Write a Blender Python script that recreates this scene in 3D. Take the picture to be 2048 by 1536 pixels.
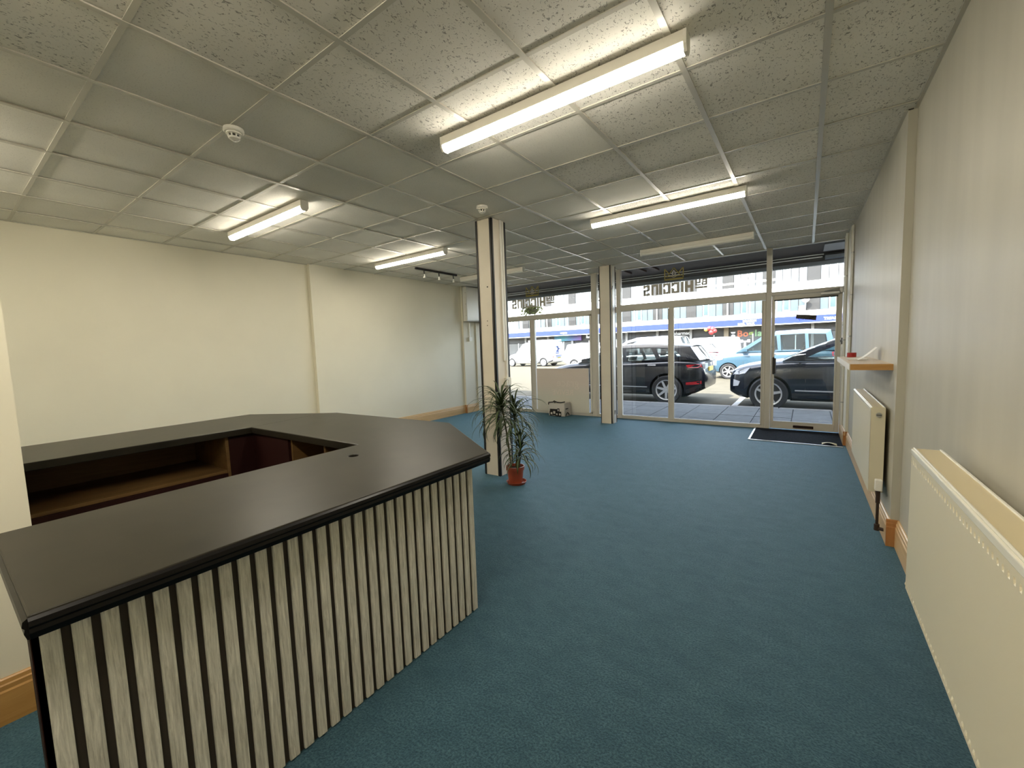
import bpy, bmesh, math, random
from mathutils import Vector, Matrix
from mathutils.geometry import tessellate_polygon
random.seed(7)
for _o in list(bpy.data.objects):
    bpy.data.objects.remove(_o, do_unlink=True)
SC = bpy.context.scene
COL = SC.collection
PI = math.pi

# ------------------------------------------------------------------ camera, sky, sun, exposure
CAM_Z = 1.44
CEIL = 2.844
cam_data = bpy.data.cameras.new('camera')
cam_data.sensor_fit = 'HORIZONTAL'
cam_data.sensor_width = 36.0
cam_data.lens = 832.086 * 36.0 / 2048.0
cam_data.clip_start = 0.03
cam_data.clip_end = 300
cam = bpy.data.objects.new('camera', cam_data)
COL.objects.link(cam)
_r = Vector((0.81666, 0.57597, -0.03480)); _d = Vector((0.02135, -0.09052, -0.99567)); _f = Vector((-0.57602, 0.81294, -0.08583))
_f.normalize(); _r = (_r - _f * _r.dot(_f)).normalized(); _u = _r.cross(_f)
cam.matrix_world = Matrix(((_r.x, _u.x, -_f.x, 0), (_r.y, _u.y, -_f.y, 0), (_r.z, _u.z, -_f.z, CAM_Z), (0, 0, 0, 1)))
SC.camera = cam

w = bpy.data.worlds.new('sky'); SC.world = w; w.use_nodes = True
nt = w.node_tree; nt.nodes.clear()
_out = nt.nodes.new('ShaderNodeOutputWorld'); _bg = nt.nodes.new('ShaderNodeBackground'); _sky = nt.nodes.new('ShaderNodeTexSky')
SUN_EL = math.radians(52); SUN_AZ = math.radians(205)     # azimuth measured from +Y clockwise: behind the shop
_sky.sky_type = 'NISHITA'; _sky.sun_disc = False; _sky.sun_elevation = SUN_EL; _sky.sun_rotation = SUN_AZ
_bg.inputs[1].default_value = 1.10
_hs = nt.nodes.new('ShaderNodeHueSaturation'); _hs.inputs['Saturation'].default_value = 0.5
nt.links.new(_sky.outputs[0], _hs.inputs['Color']); nt.links.new(_hs.outputs[0], _bg.inputs[0]); nt.links.new(_bg.outputs[0], _out.inputs[0])
sun_data = bpy.data.lights.new('sun', 'SUN'); sun_data.energy = 11.0; sun_data.angle = 0.009; sun_data.color = (1.0, 0.955, 0.87)
sun = bpy.data.objects.new('sun', sun_data); COL.objects.link(sun)
_sd = Vector((math.sin(SUN_AZ) * math.cos(SUN_EL), math.cos(SUN_AZ) * math.cos(SUN_EL), math.sin(SUN_EL)))
sun.location = (0, -5, 12)
sun.rotation_euler = (-_sd).to_track_quat('-Z', 'Y').to_euler()
TUBE = 17.0
LAMP = 4.8                                                  # strength of the fluorescent diffusers
vs = SC.view_settings
vs.view_transform = 'Standard'; vs.look = 'None'; vs.exposure = 1.06; vs.gamma = 1.0; vs.use_curve_mapping = False
SC.display_settings.display_device = 'sRGB'
cy = SC.cycles
cy.max_bounces = 10; cy.diffuse_bounces = 6; cy.glossy_bounces = 4; cy.transmission_bounces = 6; cy.transparent_max_bounces = 16
cy.use_denoising = True; cy.sample_clamp_indirect = 6.0; cy.caustics_reflective = False; cy.caustics_refractive = False

# ------------------------------------------------------------------ materials
def nodes(m):
    m.use_nodes = True
    t = m.node_tree
    return t, t.nodes, t.links
def mat(name, col, rough=0.5, metal=0.0, spec=0.5, noise=None, bump=None, emit=None, coat=0.0, sheen=0.0):
    """noise=(scale, amount, stretch)  bump=(scale, strength)"""
    m = bpy.data.materials.new(name); t, N, L = nodes(m)
    b = N['Principled BSDF']
    b.inputs['Base Color'].default_value = (*col, 1); b.inputs['Roughness'].default_value = rough
    b.inputs['Metallic'].default_value = metal; b.inputs['Specular IOR Level'].default_value = spec
    b.inputs['Coat Weight'].default_value = coat; b.inputs['Sheen Weight'].default_value = sheen
    if emit:
        b.inputs['Emission Color'].default_value = (*emit[:3], 1); b.inputs['Emission Strength'].default_value = emit[3]
    if noise or bump:
        tc = N.new('ShaderNodeNewGeometry')
    if noise:
        mp = N.new('ShaderNodeMapping'); mp.inputs['Scale'].default_value = noise[2] if len(noise) > 2 else (1, 1, 1)
        L.new(tc.outputs['Position'], mp.inputs[0])
        n = N.new('ShaderNodeTexNoise'); n.inputs['Scale'].default_value = noise[0]; n.inputs['Detail'].default_value = 6
        L.new(mp.outputs[0], n.inputs['Vector'])
        r = N.new('ShaderNodeMapRange'); r.inputs[1].default_value = 0.3; r.inputs[2].default_value = 0.7
        r.inputs[3].default_value = 1 - noise[1]; r.inputs[4].default_value = 1 + noise[1]
        L.new(n.outputs[0], r.inputs[0])
        mx = N.new('ShaderNodeVectorMath'); mx.operation = 'SCALE'; mx.inputs[0].default_value = col
        L.new(r.outputs[0], mx.inputs['Scale']); L.new(mx.outputs[0], b.inputs['Base Color'])
    if bump:
        n2 = N.new('ShaderNodeTexNoise'); n2.inputs['Scale'].default_value = bump[0]; n2.inputs['Detail'].default_value = 4
        L.new(tc.outputs['Position'], n2.inputs['Vector'])
        bp = N.new('ShaderNodeBump'); bp.inputs['Strength'].default_value = bump[1]; bp.inputs['Distance'].default_value = 0.004
        L.new(n2.outputs[0], bp.inputs['Height']); L.new(bp.outputs[0], b.inputs['Normal'])
    return m
def glass_mat(name, tint, gloss=0.08, rough=0.02):
    m = bpy.data.materials.new(name); t, N, L = nodes(m)
    N.remove(N['Principled BSDF'])
    tr = N.new('ShaderNodeBsdfTransparent'); tr.inputs[0].default_value = (*tint, 1)
    gl = N.new('ShaderNodeBsdfGlossy'); gl.inputs['Roughness'].default_value = rough; gl.inputs[0].default_value = (0.9, 0.95, 1, 1)
    fr = N.new('ShaderNodeFresnel'); fr.inputs[0].default_value = 1.45
    ml = N.new('ShaderNodeMath'); ml.operation = 'MULTIPLY_ADD'; ml.inputs[1].default_value = 0.9; ml.inputs[2].default_value = gloss * 0.2
    ml.use_clamp = True
    mx = N.new('ShaderNodeMixShader')
    L.new(fr.outputs[0], ml.inputs[0]); L.new(ml.outputs[0], mx.inputs[0]); L.new(tr.outputs[0], mx.inputs[1]); L.new(gl.outputs[0], mx.inputs[2])
    L.new(mx.outputs[0], N['Material Output'].inputs[0])
    return m
def wood_mat(name, c1, c2, axis=2, scale=22, rough=0.45, stretch=14, spec=0.4, knots=False):
    m = bpy.data.materials.new(name); t, N, L = nodes(m); b = N['Principled BSDF']
    b.inputs['Roughness'].default_value = rough; b.inputs['Specular IOR Level'].default_value = spec
    tc = N.new('ShaderNodeNewGeometry'); mp = N.new('ShaderNodeMapping')
    s = [1, 1, 1]; s[axis] = 1.0 / stretch
    mp.inputs['Scale'].default_value = s
    oi = N.new('ShaderNodeObjectInfo'); ad = N.new('ShaderNodeVectorMath'); ad.operation = 'ADD'
    sc = N.new('ShaderNodeMath'); sc.operation = 'MULTIPLY'; sc.inputs[1].default_value = 37.0
    L.new(oi.outputs['Random'], sc.inputs[0]); L.new(tc.outputs['Position'], ad.inputs[0]); L.new(sc.outputs[0], ad.inputs[1])
    L.new(ad.outputs[0], mp.inputs[0])
    n = N.new('ShaderNodeTexNoise'); n.inputs['Scale'].default_value = scale; n.inputs['Detail'].default_value = 9; n.inputs['Roughness'].default_value = 0.7
    n.inputs['Distortion'].default_value = 0.6
    L.new(mp.outputs[0], n.inputs['Vector'])
    r = N.new('ShaderNodeValToRGB'); r.color_ramp.elements[0].position = 0.32; r.color_ramp.elements[1].position = 0.68
    r.color_ramp.elements[0].color = (*c1, 1); r.color_ramp.elements[1].color = (*c2, 1)
    L.new(n.outputs[0], r.inputs[0]); L.new(r.outputs[0], b.inputs['Base Color'])
    bp = N.new('ShaderNodeBump'); bp.inputs['Strength'].default_value = 0.25; bp.inputs['Distance'].default_value = 0.003
    L.new(n.outputs[0], bp.inputs['Height']); L.new(bp.outputs[0], b.inputs['Normal'])
    return m
def tile_mat(name, fissure):
    m = bpy.data.materials.new(name); t, N, L = nodes(m); b = N['Principled BSDF']
    b.inputs['Roughness'].default_value = 0.95; b.inputs['Specular IOR Level'].default_value = 0.1
    g = N.new('ShaderNodeNewGeometry'); oi = N.new('ShaderNodeObjectInfo')
    mp = N.new('ShaderNodeMapping'); L.new(g.outputs['Position'], mp.inputs[0])
    n = N.new('ShaderNodeTexNoise'); n.inputs['Detail'].default_value = 2.5
    n.inputs['Distortion'].default_value = 1.2 if fissure else 0.2
    if fissure:
        mp.inputs['Scale'].default_value = (1, 0.62, 1); n.inputs['Scale'].default_value = 85
        lo, hi = 0.35, 0.395
    else:
        n.inputs['Scale'].default_value = 120; lo, hi = 0.30, 0.42
    L.new(mp.outputs[0], n.inputs['Vector'])
    r = N.new('ShaderNodeMapRange'); r.inputs[1].default_value = lo; r.inputs[2].default_value = hi
    r.inputs[3].default_value = 0.45 if fissure else 0.84; r.inputs[4].default_value = 1.0
    L.new(n.outputs[0], r.inputs[0])
    v = N.new('ShaderNodeMapRange'); v.inputs[3].default_value = 0.90; v.inputs[4].default_value = 1.03
    L.new(oi.outputs['Random'], v.inputs[0])
    n3 = N.new('ShaderNodeTexNoise'); n3.inputs['Scale'].default_value = 1.7; L.new(g.outputs['Position'], n3.inputs['Vector'])
    v3 = N.new('ShaderNodeMapRange'); v3.inputs[1].default_value = 0.3; v3.inputs[2].default_value = 0.7; v3.inputs[3].default_value = 0.93; v3.inputs[4].default_value = 1.05
    L.new(n3.outputs[0], v3.inputs[0])
    m1 = N.new('ShaderNodeMath'); m1.operation = 'MULTIPLY'; L.new(r.outputs[0], m1.inputs[0]); L.new(v.outputs[0], m1.inputs[1])
    m2 = N.new('ShaderNodeMath'); m2.operation = 'MULTIPLY'; L.new(m1.outputs[0], m2.inputs[0]); L.new(v3.outputs[0], m2.inputs[1])
    mx = N.new('ShaderNodeVectorMath'); mx.operation = 'SCALE'; mx.inputs[0].default_value = (0.89, 0.87, 0.81) if fissure else (0.94, 0.92, 0.85)
    L.new(m2.outputs[0], mx.inputs['Scale']); L.new(mx.outputs[0], b.inputs['Base Color'])
    bp = N.new('ShaderNodeBump'); bp.inputs['Strength'].default_value = 0.5; bp.inputs['Distance'].default_value = 0.004
    L.new(r.outputs[0], bp.inputs['Height']); L.new(bp.outputs[0], b.inputs['Normal'])
    return m
def carpet_mat():
    m = bpy.data.materials.new('blue carpet'); t, N, L = nodes(m); b = N['Principled BSDF']
    b.inputs['Roughness'].default_value = 0.60; b.inputs['Specular IOR Level'].default_value = 0.26; b.inputs['Specular Tint'].default_value = (0.16, 0.66, 1.0, 1)
    b.inputs['Sheen Weight'].default_value = 0.4; b.inputs['Sheen Roughness'].default_value = 0.5; b.inputs['Sheen Tint'].default_value = (0.30, 0.66, 0.9, 1)
    g = N.new('ShaderNodeNewGeometry')
    n1 = N.new('ShaderNodeTexNoise'); n1.inputs['Scale'].default_value = 115; n1.inputs['Detail'].default_value = 5; n1.inputs['Roughness'].default_value = 0.75
    mp = N.new('ShaderNodeMapping'); mp.inputs['Scale'].default_value = (1.0, 1.7, 1.0); mp.inputs['Rotation'].default_value = (0, 0, 0.35)
    n2 = N.new('ShaderNodeTexNoise'); n2.inputs['Scale'].default_value = 6.5; n2.inputs['Detail'].default_value = 8; n2.inputs['Roughness'].default_value = 0.72
    L.new(g.outputs['Position'], n1.inputs['Vector']); L.new(g.outputs['Position'], mp.inputs[0]); L.new(mp.outputs[0], n2.inputs['Vector'])
    r1 = N.new('ShaderNodeValToRGB'); e = r1.color_ramp.elements
    e[0].position = 0.40; e[0].color = (0.002, 0.006, 0.007, 1); e[1].position = 0.60; e[1].color = (0.052, 0.088, 0.095, 1)
    L.new(n1.outputs[0], r1.inputs[0])
    r2 = N.new('ShaderNodeMapRange'); r2.inputs[1].default_value = 0.3; r2.inputs[2].default_value = 0.72; r2.inputs[3].default_value = 0.52; r2.inputs[4].default_value = 1.55
    L.new(n2.outputs[0], r2.inputs[0])
    mx = N.new('ShaderNodeVectorMath'); mx.operation = 'SCALE'; L.new(r1.outputs[0], mx.inputs[0]); L.new(r2.outputs[0], mx.inputs['Scale'])
    L.new(mx.outputs[0], b.inputs['Base Color'])
    bp = N.new('ShaderNodeBump'); bp.inputs['Strength'].default_value = 1.0; bp.inputs['Distance'].default_value = 0.008
    L.new(n1.outputs[0], bp.inputs['Height']); L.new(bp.outputs[0], b.inputs['Normal'])
    return m
def gradient_mat(name, stops, axis, lo, hi, rough=0.5):
    m = bpy.data.materials.new(name); t, N, L = nodes(m); b = N['Principled BSDF']; b.inputs['Roughness'].default_value = rough
    g = N.new('ShaderNodeNewGeometry'); s = N.new('ShaderNodeSeparateXYZ'); L.new(g.outputs['Position'], s.inputs[0])
    r = N.new('ShaderNodeMapRange'); r.inputs[1].default_value = lo; r.inputs[2].default_value = hi; L.new(s.outputs[axis], r.inputs[0])
    c = N.new('ShaderNodeValToRGB'); c.color_ramp.elements[0].color = (*stops[0], 1); c.color_ramp.elements[1].color = (*stops[-1], 1)
    for i, k in enumerate(stops[1:-1]):
        e = c.color_ramp.elements.new((i + 1) / (len(stops) - 1)); e.color = (*k, 1)
    L.new(r.outputs[0], c.inputs[0]); L.new(c.outputs[0], b.inputs['Base Color'])
    return m

M = {}
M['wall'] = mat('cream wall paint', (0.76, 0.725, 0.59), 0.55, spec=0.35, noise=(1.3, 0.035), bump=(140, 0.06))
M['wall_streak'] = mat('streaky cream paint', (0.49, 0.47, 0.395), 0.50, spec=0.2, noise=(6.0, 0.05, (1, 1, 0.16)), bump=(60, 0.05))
M['ceil'] = mat('ceiling void', (0.25, 0.24, 0.22), 0.9)
M['tileF'] = tile_mat('fissured mineral tile', True)
M['tileS'] = tile_mat('speckled mineral tile', False)
M['grid'] = mat('enamelled tee bar', (0.55, 0.53, 0.46), 0.28, spec=0.9)
M['carpet'] = carpet_mat()
M['pine'] = wood_mat('varnished pine', (0.54, 0.35, 0.165), (0.70, 0.50, 0.27), axis=1, scale=16, rough=0.35, stretch=12)
M['pine_warmlight'] = wood_mat('pine with warm light tint', (0.36, 0.185, 0.05), (0.52, 0.30, 0.10), axis=1, scale=16, rough=0.35, stretch=12)  # same varnished pine, with the warm light on the partition skirting put into its colour
M['pine_end'] = wood_mat('pine return', (0.34, 0.14, 0.04), (0.45, 0.22, 0.08), axis=2, scale=16, rough=0.4)
M['worktop'] = mat('dark brown satin paint', (0.016, 0.0135, 0.009), 0.36, spec=0.28, noise=(5, 0.35), bump=(14, 0.04))
M['edge'] = mat('black edge paint', (0.003, 0.0025, 0.0025), 0.30, spec=0.22)
M['slat'] = wood_mat('grey washed timber', (0.42, 0.40, 0.335), (0.90, 0.87, 0.77), axis=2, scale=130, rough=0.6, stretch=16)
M['slatback'] = mat('dark felt backing', (0.045, 0.036, 0.027), 0.9)
M['redwood'] = mat('dark red timber', (0.018, 0.0035, 0.0025), 0.6, spec=0.2)
M['shelfwood'] = wood_mat('inner shelf timber', (0.085, 0.044, 0.014), (0.16, 0.092, 0.032), axis=1, scale=14, rough=0.5)
M['white'] = mat('white gloss', (0.80, 0.78, 0.72), 0.35)
M['whitepl'] = mat('white plastic', (0.82, 0.80, 0.73), 0.4)
M['fitting'] = mat('white steel fitting', (0.78, 0.75, 0.67), 0.4)
M['diff_on'] = mat('lit diffuser', (0.9, 0.88, 0.8), 0.5, emit=(1.0, 0.915, 0.76, TUBE))
M['diff_strong'] = mat('bright lit diffuser', (0.9, 0.88, 0.8), 0.5, emit=(1.0, 0.90, 0.72, TUBE * 2.2))
M['diff_off'] = mat('unlit diffuser', (0.80, 0.79, 0.72), 0.35)
M['black'] = mat('black paint', (0.012, 0.011, 0.011), 0.45)
M['colm'] = mat('magnolia column paint', (0.72, 0.66, 0.545), 0.5, noise=(2.5, 0.05), bump=(40, 0.05))
M['colside'] = mat('pale column paint', (0.74, 0.68, 0.58), 0.45)
M['alu'] = mat('beige anodised aluminium', (0.62, 0.585, 0.51), 0.45, metal=0.0, spec=0.5)
M['aluedge'] = mat('pale aluminium bead', (0.66, 0.63, 0.55), 0.4)
M['darkgasket'] = mat('dark gasket', (0.03, 0.028, 0.025), 0.6)
M['glass'] = glass_mat('shop window glass', (0.985, 0.995, 0.99), gloss=0.0)
M['rad'] = mat('cream radiator enamel', (0.69, 0.635, 0.475), 0.38, spec=0.5, bump=(260, 0.05))
M['radtrim'] = mat('radiator trim', (0.78, 0.76, 0.66), 0.25)
M['radgrille'] = mat('radiator top panel', (0.62, 0.53, 0.33), 0.4)
M['copper'] = mat('dull copper pipe', (0.045, 0.026, 0.018), 0.5, metal=0.3)
M['shelftop'] = wood_mat('shelf laminate', (0.52, 0.40, 0.26), (0.62, 0.50, 0.34), axis=1, scale=12, rough=0.3)
M['shelfedge'] = wood_mat('shelf end grain', (0.42, 0.21, 0.06), (0.52, 0.29, 0.10), axis=0, scale=20, rough=0.35)
M['paper'] = mat('white paper', (0.80, 0.78, 0.72), 0.6)
M['red'] = mat('red plastic', (0.35, 0.02, 0.02), 0.4)
M['mat'] = mat('charcoal entrance matting', (0.012, 0.015, 0.02), 1.0, spec=0.1, noise=(60, 0.5), bump=(200, 0.6))
M['metal'] = mat('pale metal strip', (0.70, 0.72, 0.72), 0.3, metal=0.6)
M['steel'] = mat('brushed steel', (0.5, 0.5, 0.48), 0.35, metal=0.8)
M['darksteel'] = mat('dull grey steel box', (0.16, 0.16, 0.155), 0.4)
M['yellow'] = mat('yellowed leaflet', (0.70, 0.62, 0.35), 0.6)
M['terracotta'] = mat('terracotta plastic', (0.30, 0.062, 0.028), 0.42)
M['soil'] = mat('potting soil', (0.025, 0.017, 0.011), 1.0, bump=(60, 1.0))
M['leaf'] = mat('dragon tree leaf', (0.036, 0.060, 0.014), 0.42, spec=0.5, noise=(9, 0.4))
M['stem'] = mat('plant stem', (0.10, 0.095, 0.035), 0.7, noise=(30, 0.3))
M['vinyl'] = mat('grey vinyl lettering', (0.52, 0.49, 0.42), 0.6)
M['vinyldark'] = mat('dark small vinyl', (0.12, 0.11, 0.09), 0.6)
M['gold'] = mat('gold vinyl', (0.33, 0.27, 0.055), 0.45)
M['silver'] = mat('pale vinyl', (0.62, 0.58, 0.54), 0.4)
M['boardA'] = gradient_mat('back of display board', [(0.70, 0.68, 0.59), (0.70, 0.68, 0.59), (0.76, 0.66, 0.58), (0.76, 0.655, 0.575)], 2, 0.05, 0.98, 0.55)
M['boardtext'] = mat('faint ghost lettering', (0.80, 0.705, 0.62), 0.5)
M['bagwhite'] = mat('white woven plastic', (0.60, 0.565, 0.51), 0.5)
M['bagblack'] = mat('black print', (0.014, 0.012, 0.010), 0.5)

# ------------------------------------------------------------------ mesh helpers
ORG = {}
class B:
    def __init__(s): s.v = []; s.f = []
    def add(s, vs, fs):
        n = len(s.v); s.v += [tuple(p) for p in vs]; s.f += [tuple(i + n for i in q) for q in fs]; return s
    def box(s, x0, x1, y0, y1, z0, z1):
        return s.add([(x0, y0, z0), (x1, y0, z0), (x1, y1, z0), (x0, y1, z0), (x0, y0, z1), (x1, y0, z1), (x1, y1, z1), (x0, y1, z1)],
                     [(3, 2, 1, 0), (4, 5, 6, 7), (0, 1, 5, 4), (1, 2, 6, 5), (2, 3, 7, 6), (3, 0, 4, 7)])
    def prism(s, poly, axis, a, b):
        """poly: 2-D points in the plane of the two other axes (cyclic order), extruded along axis"""
        def P(p, t):
            if axis == 2: return (p[0], p[1], t)
            if axis == 0: return (t, p[0], p[1])
            return (p[0], t, p[1])
        n = len(poly); vs = [P(p, a) for p in poly] + [P(p, b) for p in poly]
        fs = [tuple(range(n))[::-1], tuple(range(n, 2 * n))] + [(i, (i + 1) % n, n + (i + 1) % n, n + i) for i in range(n)]
        return s.add(vs, fs)
    def cyl(s, p0, p1, r0, r1=None, n=16, caps=True):
        r1 = r0 if r1 is None else r1
        p0 = Vector(p0); p1 = Vector(p1); d = (p1 - p0).normalized()
        a = d.orthogonal().normalized(); c = d.cross(a)
        vs = []
        for p, r in ((p0, r0), (p1, r1)):
            for k in range(n):
                t = 2 * PI * k / n; vs.append(p + a * (r * math.cos(t)) + c * (r * math.sin(t)))
        fs = [(k, (k + 1) % n, n + (k + 1) % n, n + k) for k in range(n)]
        if caps: fs += [tuple(range(n))[::-1], tuple(range(n, 2 * n))]
        return s.add(vs, fs)
    def lathe(s, prof, c=(0, 0, 0), n=24, axis=2, caps=True):
        vs = []; m = len(prof)
        for r, h in prof:
            for k in range(n):
                t = 2 * PI * k / n; a, b = r * math.cos(t), r * math.sin(t)
                p = (a, b, h) if axis == 2 else ((h, a, b) if axis == 0 else (b, h, a))
                vs.append((p[0] + c[0], p[1] + c[1], p[2] + c[2]))
        fs = [(i * n + k, i * n + (k + 1) % n, (i + 1) * n + (k + 1) % n, (i + 1) * n + k) for i in range(m - 1) for k in range(n)]
        caps = caps and tuple(prof[0]) != tuple(prof[-1])
        if caps and prof[0][0] > 1e-6: fs.append(tuple(range(n))[::-1])
        if caps and prof[-1][0] > 1e-6: fs.append(tuple(range((m - 1) * n, m * n)))
        return s.add(vs, fs)
    def tube(s, pts, r, n=8):
        pts = [Vector(p) for p in pts]; rs = r if isinstance(r, (list, tuple)) else [r] * len(pts)
        a = None; vs = []
        for i, p in enumerate(pts):
            d = (pts[min(i + 1, len(pts) - 1)] - pts[max(i - 1, 0)]).normalized()
            a = d.orthogonal().normalized() if a is None else (a - d * a.dot(d)).normalized()
            c = d.cross(a)
            vs += [p + a * (rs[i] * math.cos(2 * PI * k / n)) + c * (rs[i] * math.sin(2 * PI * k / n)) for k in range(n)]
        m = len(pts)
        fs = [(i * n + k, i * n + (k + 1) % n, (i + 1) * n + (k + 1) % n, (i + 1) * n + k) for i in range(m - 1) for k in range(n)]
        fs += [tuple(range(n))[::-1], tuple(range((m - 1) * n, m * n))]
        return s.add(vs, fs)
    def loft(s, rings, cap=True):
        n = len(rings[0]); base = len(s.v); vs = [p for r in rings for p in r]
        fs = [(i * n + k, i * n + (k + 1) % n, (i + 1) * n + (k + 1) % n, (i + 1) * n + k) for i in range(len(rings) - 1) for k in range(n)]
        if cap: fs += [tuple(range(n))[::-1], tuple(range((len(rings) - 1) * n, len(rings) * n))]
        return s.add(vs, fs)
    def mesh(s, name, off=(0, 0, 0), normals=True):
        me = bpy.data.meshes.new(name)
        me.from_pydata([(x - off[0], y - off[1], z - off[2]) for x, y, z in s.v], [], s.f)
        if normals:
            bm = bmesh.new(); bm.from_mesh(me); bmesh.ops.recalc_face_normals(bm, faces=bm.faces); bm.to_mesh(me); bm.free()
        me.update()
        return me
    def to(s, name, m, parent=None, smooth=None, bevel=None, kind=None, label=None, cat=None, group=None, segs=2):
        off = ORG.get(parent.name, Vector((0, 0, 0))) if parent else Vector((0, 0, 0))
        me = s.mesh(name, off)
        return link(name, me, m, parent, smooth, bevel, kind, label, cat, group, segs)
def link(name, me, m, parent=None, smooth=None, bevel=None, kind=None, label=None, cat=None, group=None, segs=2, loc=None):
    if m is not None and not me.materials:
        me.materials.append(M[m] if isinstance(m, str) else m)
    if smooth is not None and len(me.polygons) and not me.polygons[0].use_smooth:
        me.polygons.foreach_set('use_smooth', [True] * len(me.polygons))
        me.set_sharp_from_angle(angle=math.radians(smooth))
    o = bpy.data.objects.new(name, me); COL.objects.link(o)
    if parent:
        o.parent = parent; ORG[o.name] = ORG.get(parent.name, Vector((0, 0, 0)))
    else:
        ORG[o.name] = Vector((0, 0, 0))
    if loc is not None: o.location = Vector(loc) - (ORG.get(parent.name, Vector((0, 0, 0))) if parent else Vector((0, 0, 0)))
    if bevel:
        b = o.modifiers.new('edge', 'BEVEL'); b.width = bevel; b.segments = segs; b.limit_method = 'ANGLE'; b.angle_limit = math.radians(40)
    tag(o, label, cat, group, kind)
    return o
def tag(o, label=None, cat=None, group=None, kind=None):
    if label: o['label'] = label
    if cat: o['category'] = cat
    if group: o['group'] = group
    if kind: o['kind'] = kind
    return o
def thing(name, loc, label, cat, group=None):
    o = bpy.data.objects.new(name, None); COL.objects.link(o); o.location = loc; o.empty_display_size = 0.1
    ORG[o.name] = Vector(loc)
    return tag(o, label, cat, group)
def box(*a): return B().box(*a)
def text_b(s, size, place, depth=0.002, align='LEFT', bold=0.0):
    """text as a mesh builder; place maps (u, v, d) to a world point, d runs into the surface"""
    c = bpy.data.curves.new('text', 'FONT'); c.body = s; c.size = size; c.align_x = align; c.extrude = depth / 2; c.offset = bold; c.resolution_u = 2
    o = bpy.data.objects.new('text', c); COL.objects.link(o)
    dg = bpy.context.evaluated_depsgraph_get(); me = bpy.data.meshes.new_from_object(o.evaluated_get(dg))
    b = B(); b.add([place(v.co.x, v.co.y, v.co.z) for v in me.vertices], [tuple(p.vertices) for p in me.polygons])
    bpy.data.objects.remove(o); bpy.data.curves.remove(c); bpy.data.meshes.remove(me)
    return b

# ------------------------------------------------------------------ the room
RX0, RX1 = 0.54, 0.495           # right wall before and after its step
LX0, LX1 = -6.40, -6.345
YB, YF = -2.2, 7.78
STEP = 3.72
box(-6.6, 0.74, YB - 0.2, YF + 0.10, -0.12, 0.0).to('floor', 'carpet', kind='structure')
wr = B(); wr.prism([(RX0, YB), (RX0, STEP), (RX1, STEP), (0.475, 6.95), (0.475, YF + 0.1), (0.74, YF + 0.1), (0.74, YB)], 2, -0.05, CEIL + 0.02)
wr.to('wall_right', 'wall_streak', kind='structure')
box(0.445, 0.475, 6.97, YF, 0.0, CEIL).to('trim_1', 'wall', kind='structure')
wl = B(); wl.prism([(LX0, YB), (LX0, 3.60), (-6.33, 3.60), (-6.33, 3.92), (LX1, 3.92), (LX1, 7.08), (-6.30, 7.08), (-6.285, YF + 0.1), (-6.6, YF + 0.1), (-6.6, YB)], 2, -0.05, CEIL + 0.02)
wl.to('wall_left', 'wall', kind='structure')
box(-6.6, 0.74, YB - 0.2, YB, -0.05, CEIL + 0.02).to('wall_back', 'wall', kind='structure')
box(-2.80, -2.622, YB, 0.205, 0.0, CEIL).to('wall_partition', 'wall', kind='structure')

def skirt(name, pts, nrm_side, h=0.185, t=0.022, m='pine', parent=None):
    """a moulded skirting run along pts (2-D), standing out to one side"""
    prof = [(0, 0), (t, 0), (t, h * 0.72), (t * 0.80, h * 0.76), (t * 0.80, h * 0.86), (t * 0.62, h * 0.89), (t * 0.5, h * 0.97), (t * 0.25, h), (0, h)]
    b = B()
    for (x0, y0), (x1, y1) in zip(pts[:-1], pts[1:]):
        d = Vector((x1 - x0, y1 - y0, 0)).normalized(); n = Vector((-d.y, d.x, 0)) * nrm_side
        r = [[(p[0] + n.x * a, p[1] + n.y * a, z) for a, z in prof] for p in ((x0, y0), (x1, y1))]
        b.loft(r)
    return b.to(name, m, parent, kind='structure' if parent is None else None)
sk = skirt('baseboard_right', [(RX0, YB), (RX0, STEP)], 1)
skirt('far_length', [(RX1, STEP), (0.475, 6.97)], 1, parent=sk)
skirt('corner_return', [(RX0, STEP), (RX1 - 0.022, STEP)], 1, m='pine_end', parent=sk)
skirt('pier_length', [(0.445, 6.95), (0.445, YF)], 1, parent=sk)
skirt('pier_return', [(0.475, 6.97), (0.423, 6.97)], 1, m='pine_end', parent=sk)
sk = skirt('baseboard_left', [(LX1, 3.95), (LX1, 7.08)], -1)
skirt('near_length', [(LX0, YB), (LX0, 3.60)], -1, parent=sk)
skirt('pilaster_length', [(-6.33, 3.58), (-6.33, 3.94)], -1, parent=sk)
skirt('pier_return', [(-6.345, 7.08), (-6.275, 7.08)], -1, m='pine_end', parent=sk)
skirt('pier_length', [(-6.298, 7.06), (-6.285, YF)], -1, parent=sk)
skirt('baseboard_partition', [(-2.622, YB), (-2.622, 0.205)], -1, m='pine_warmlight')

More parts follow.
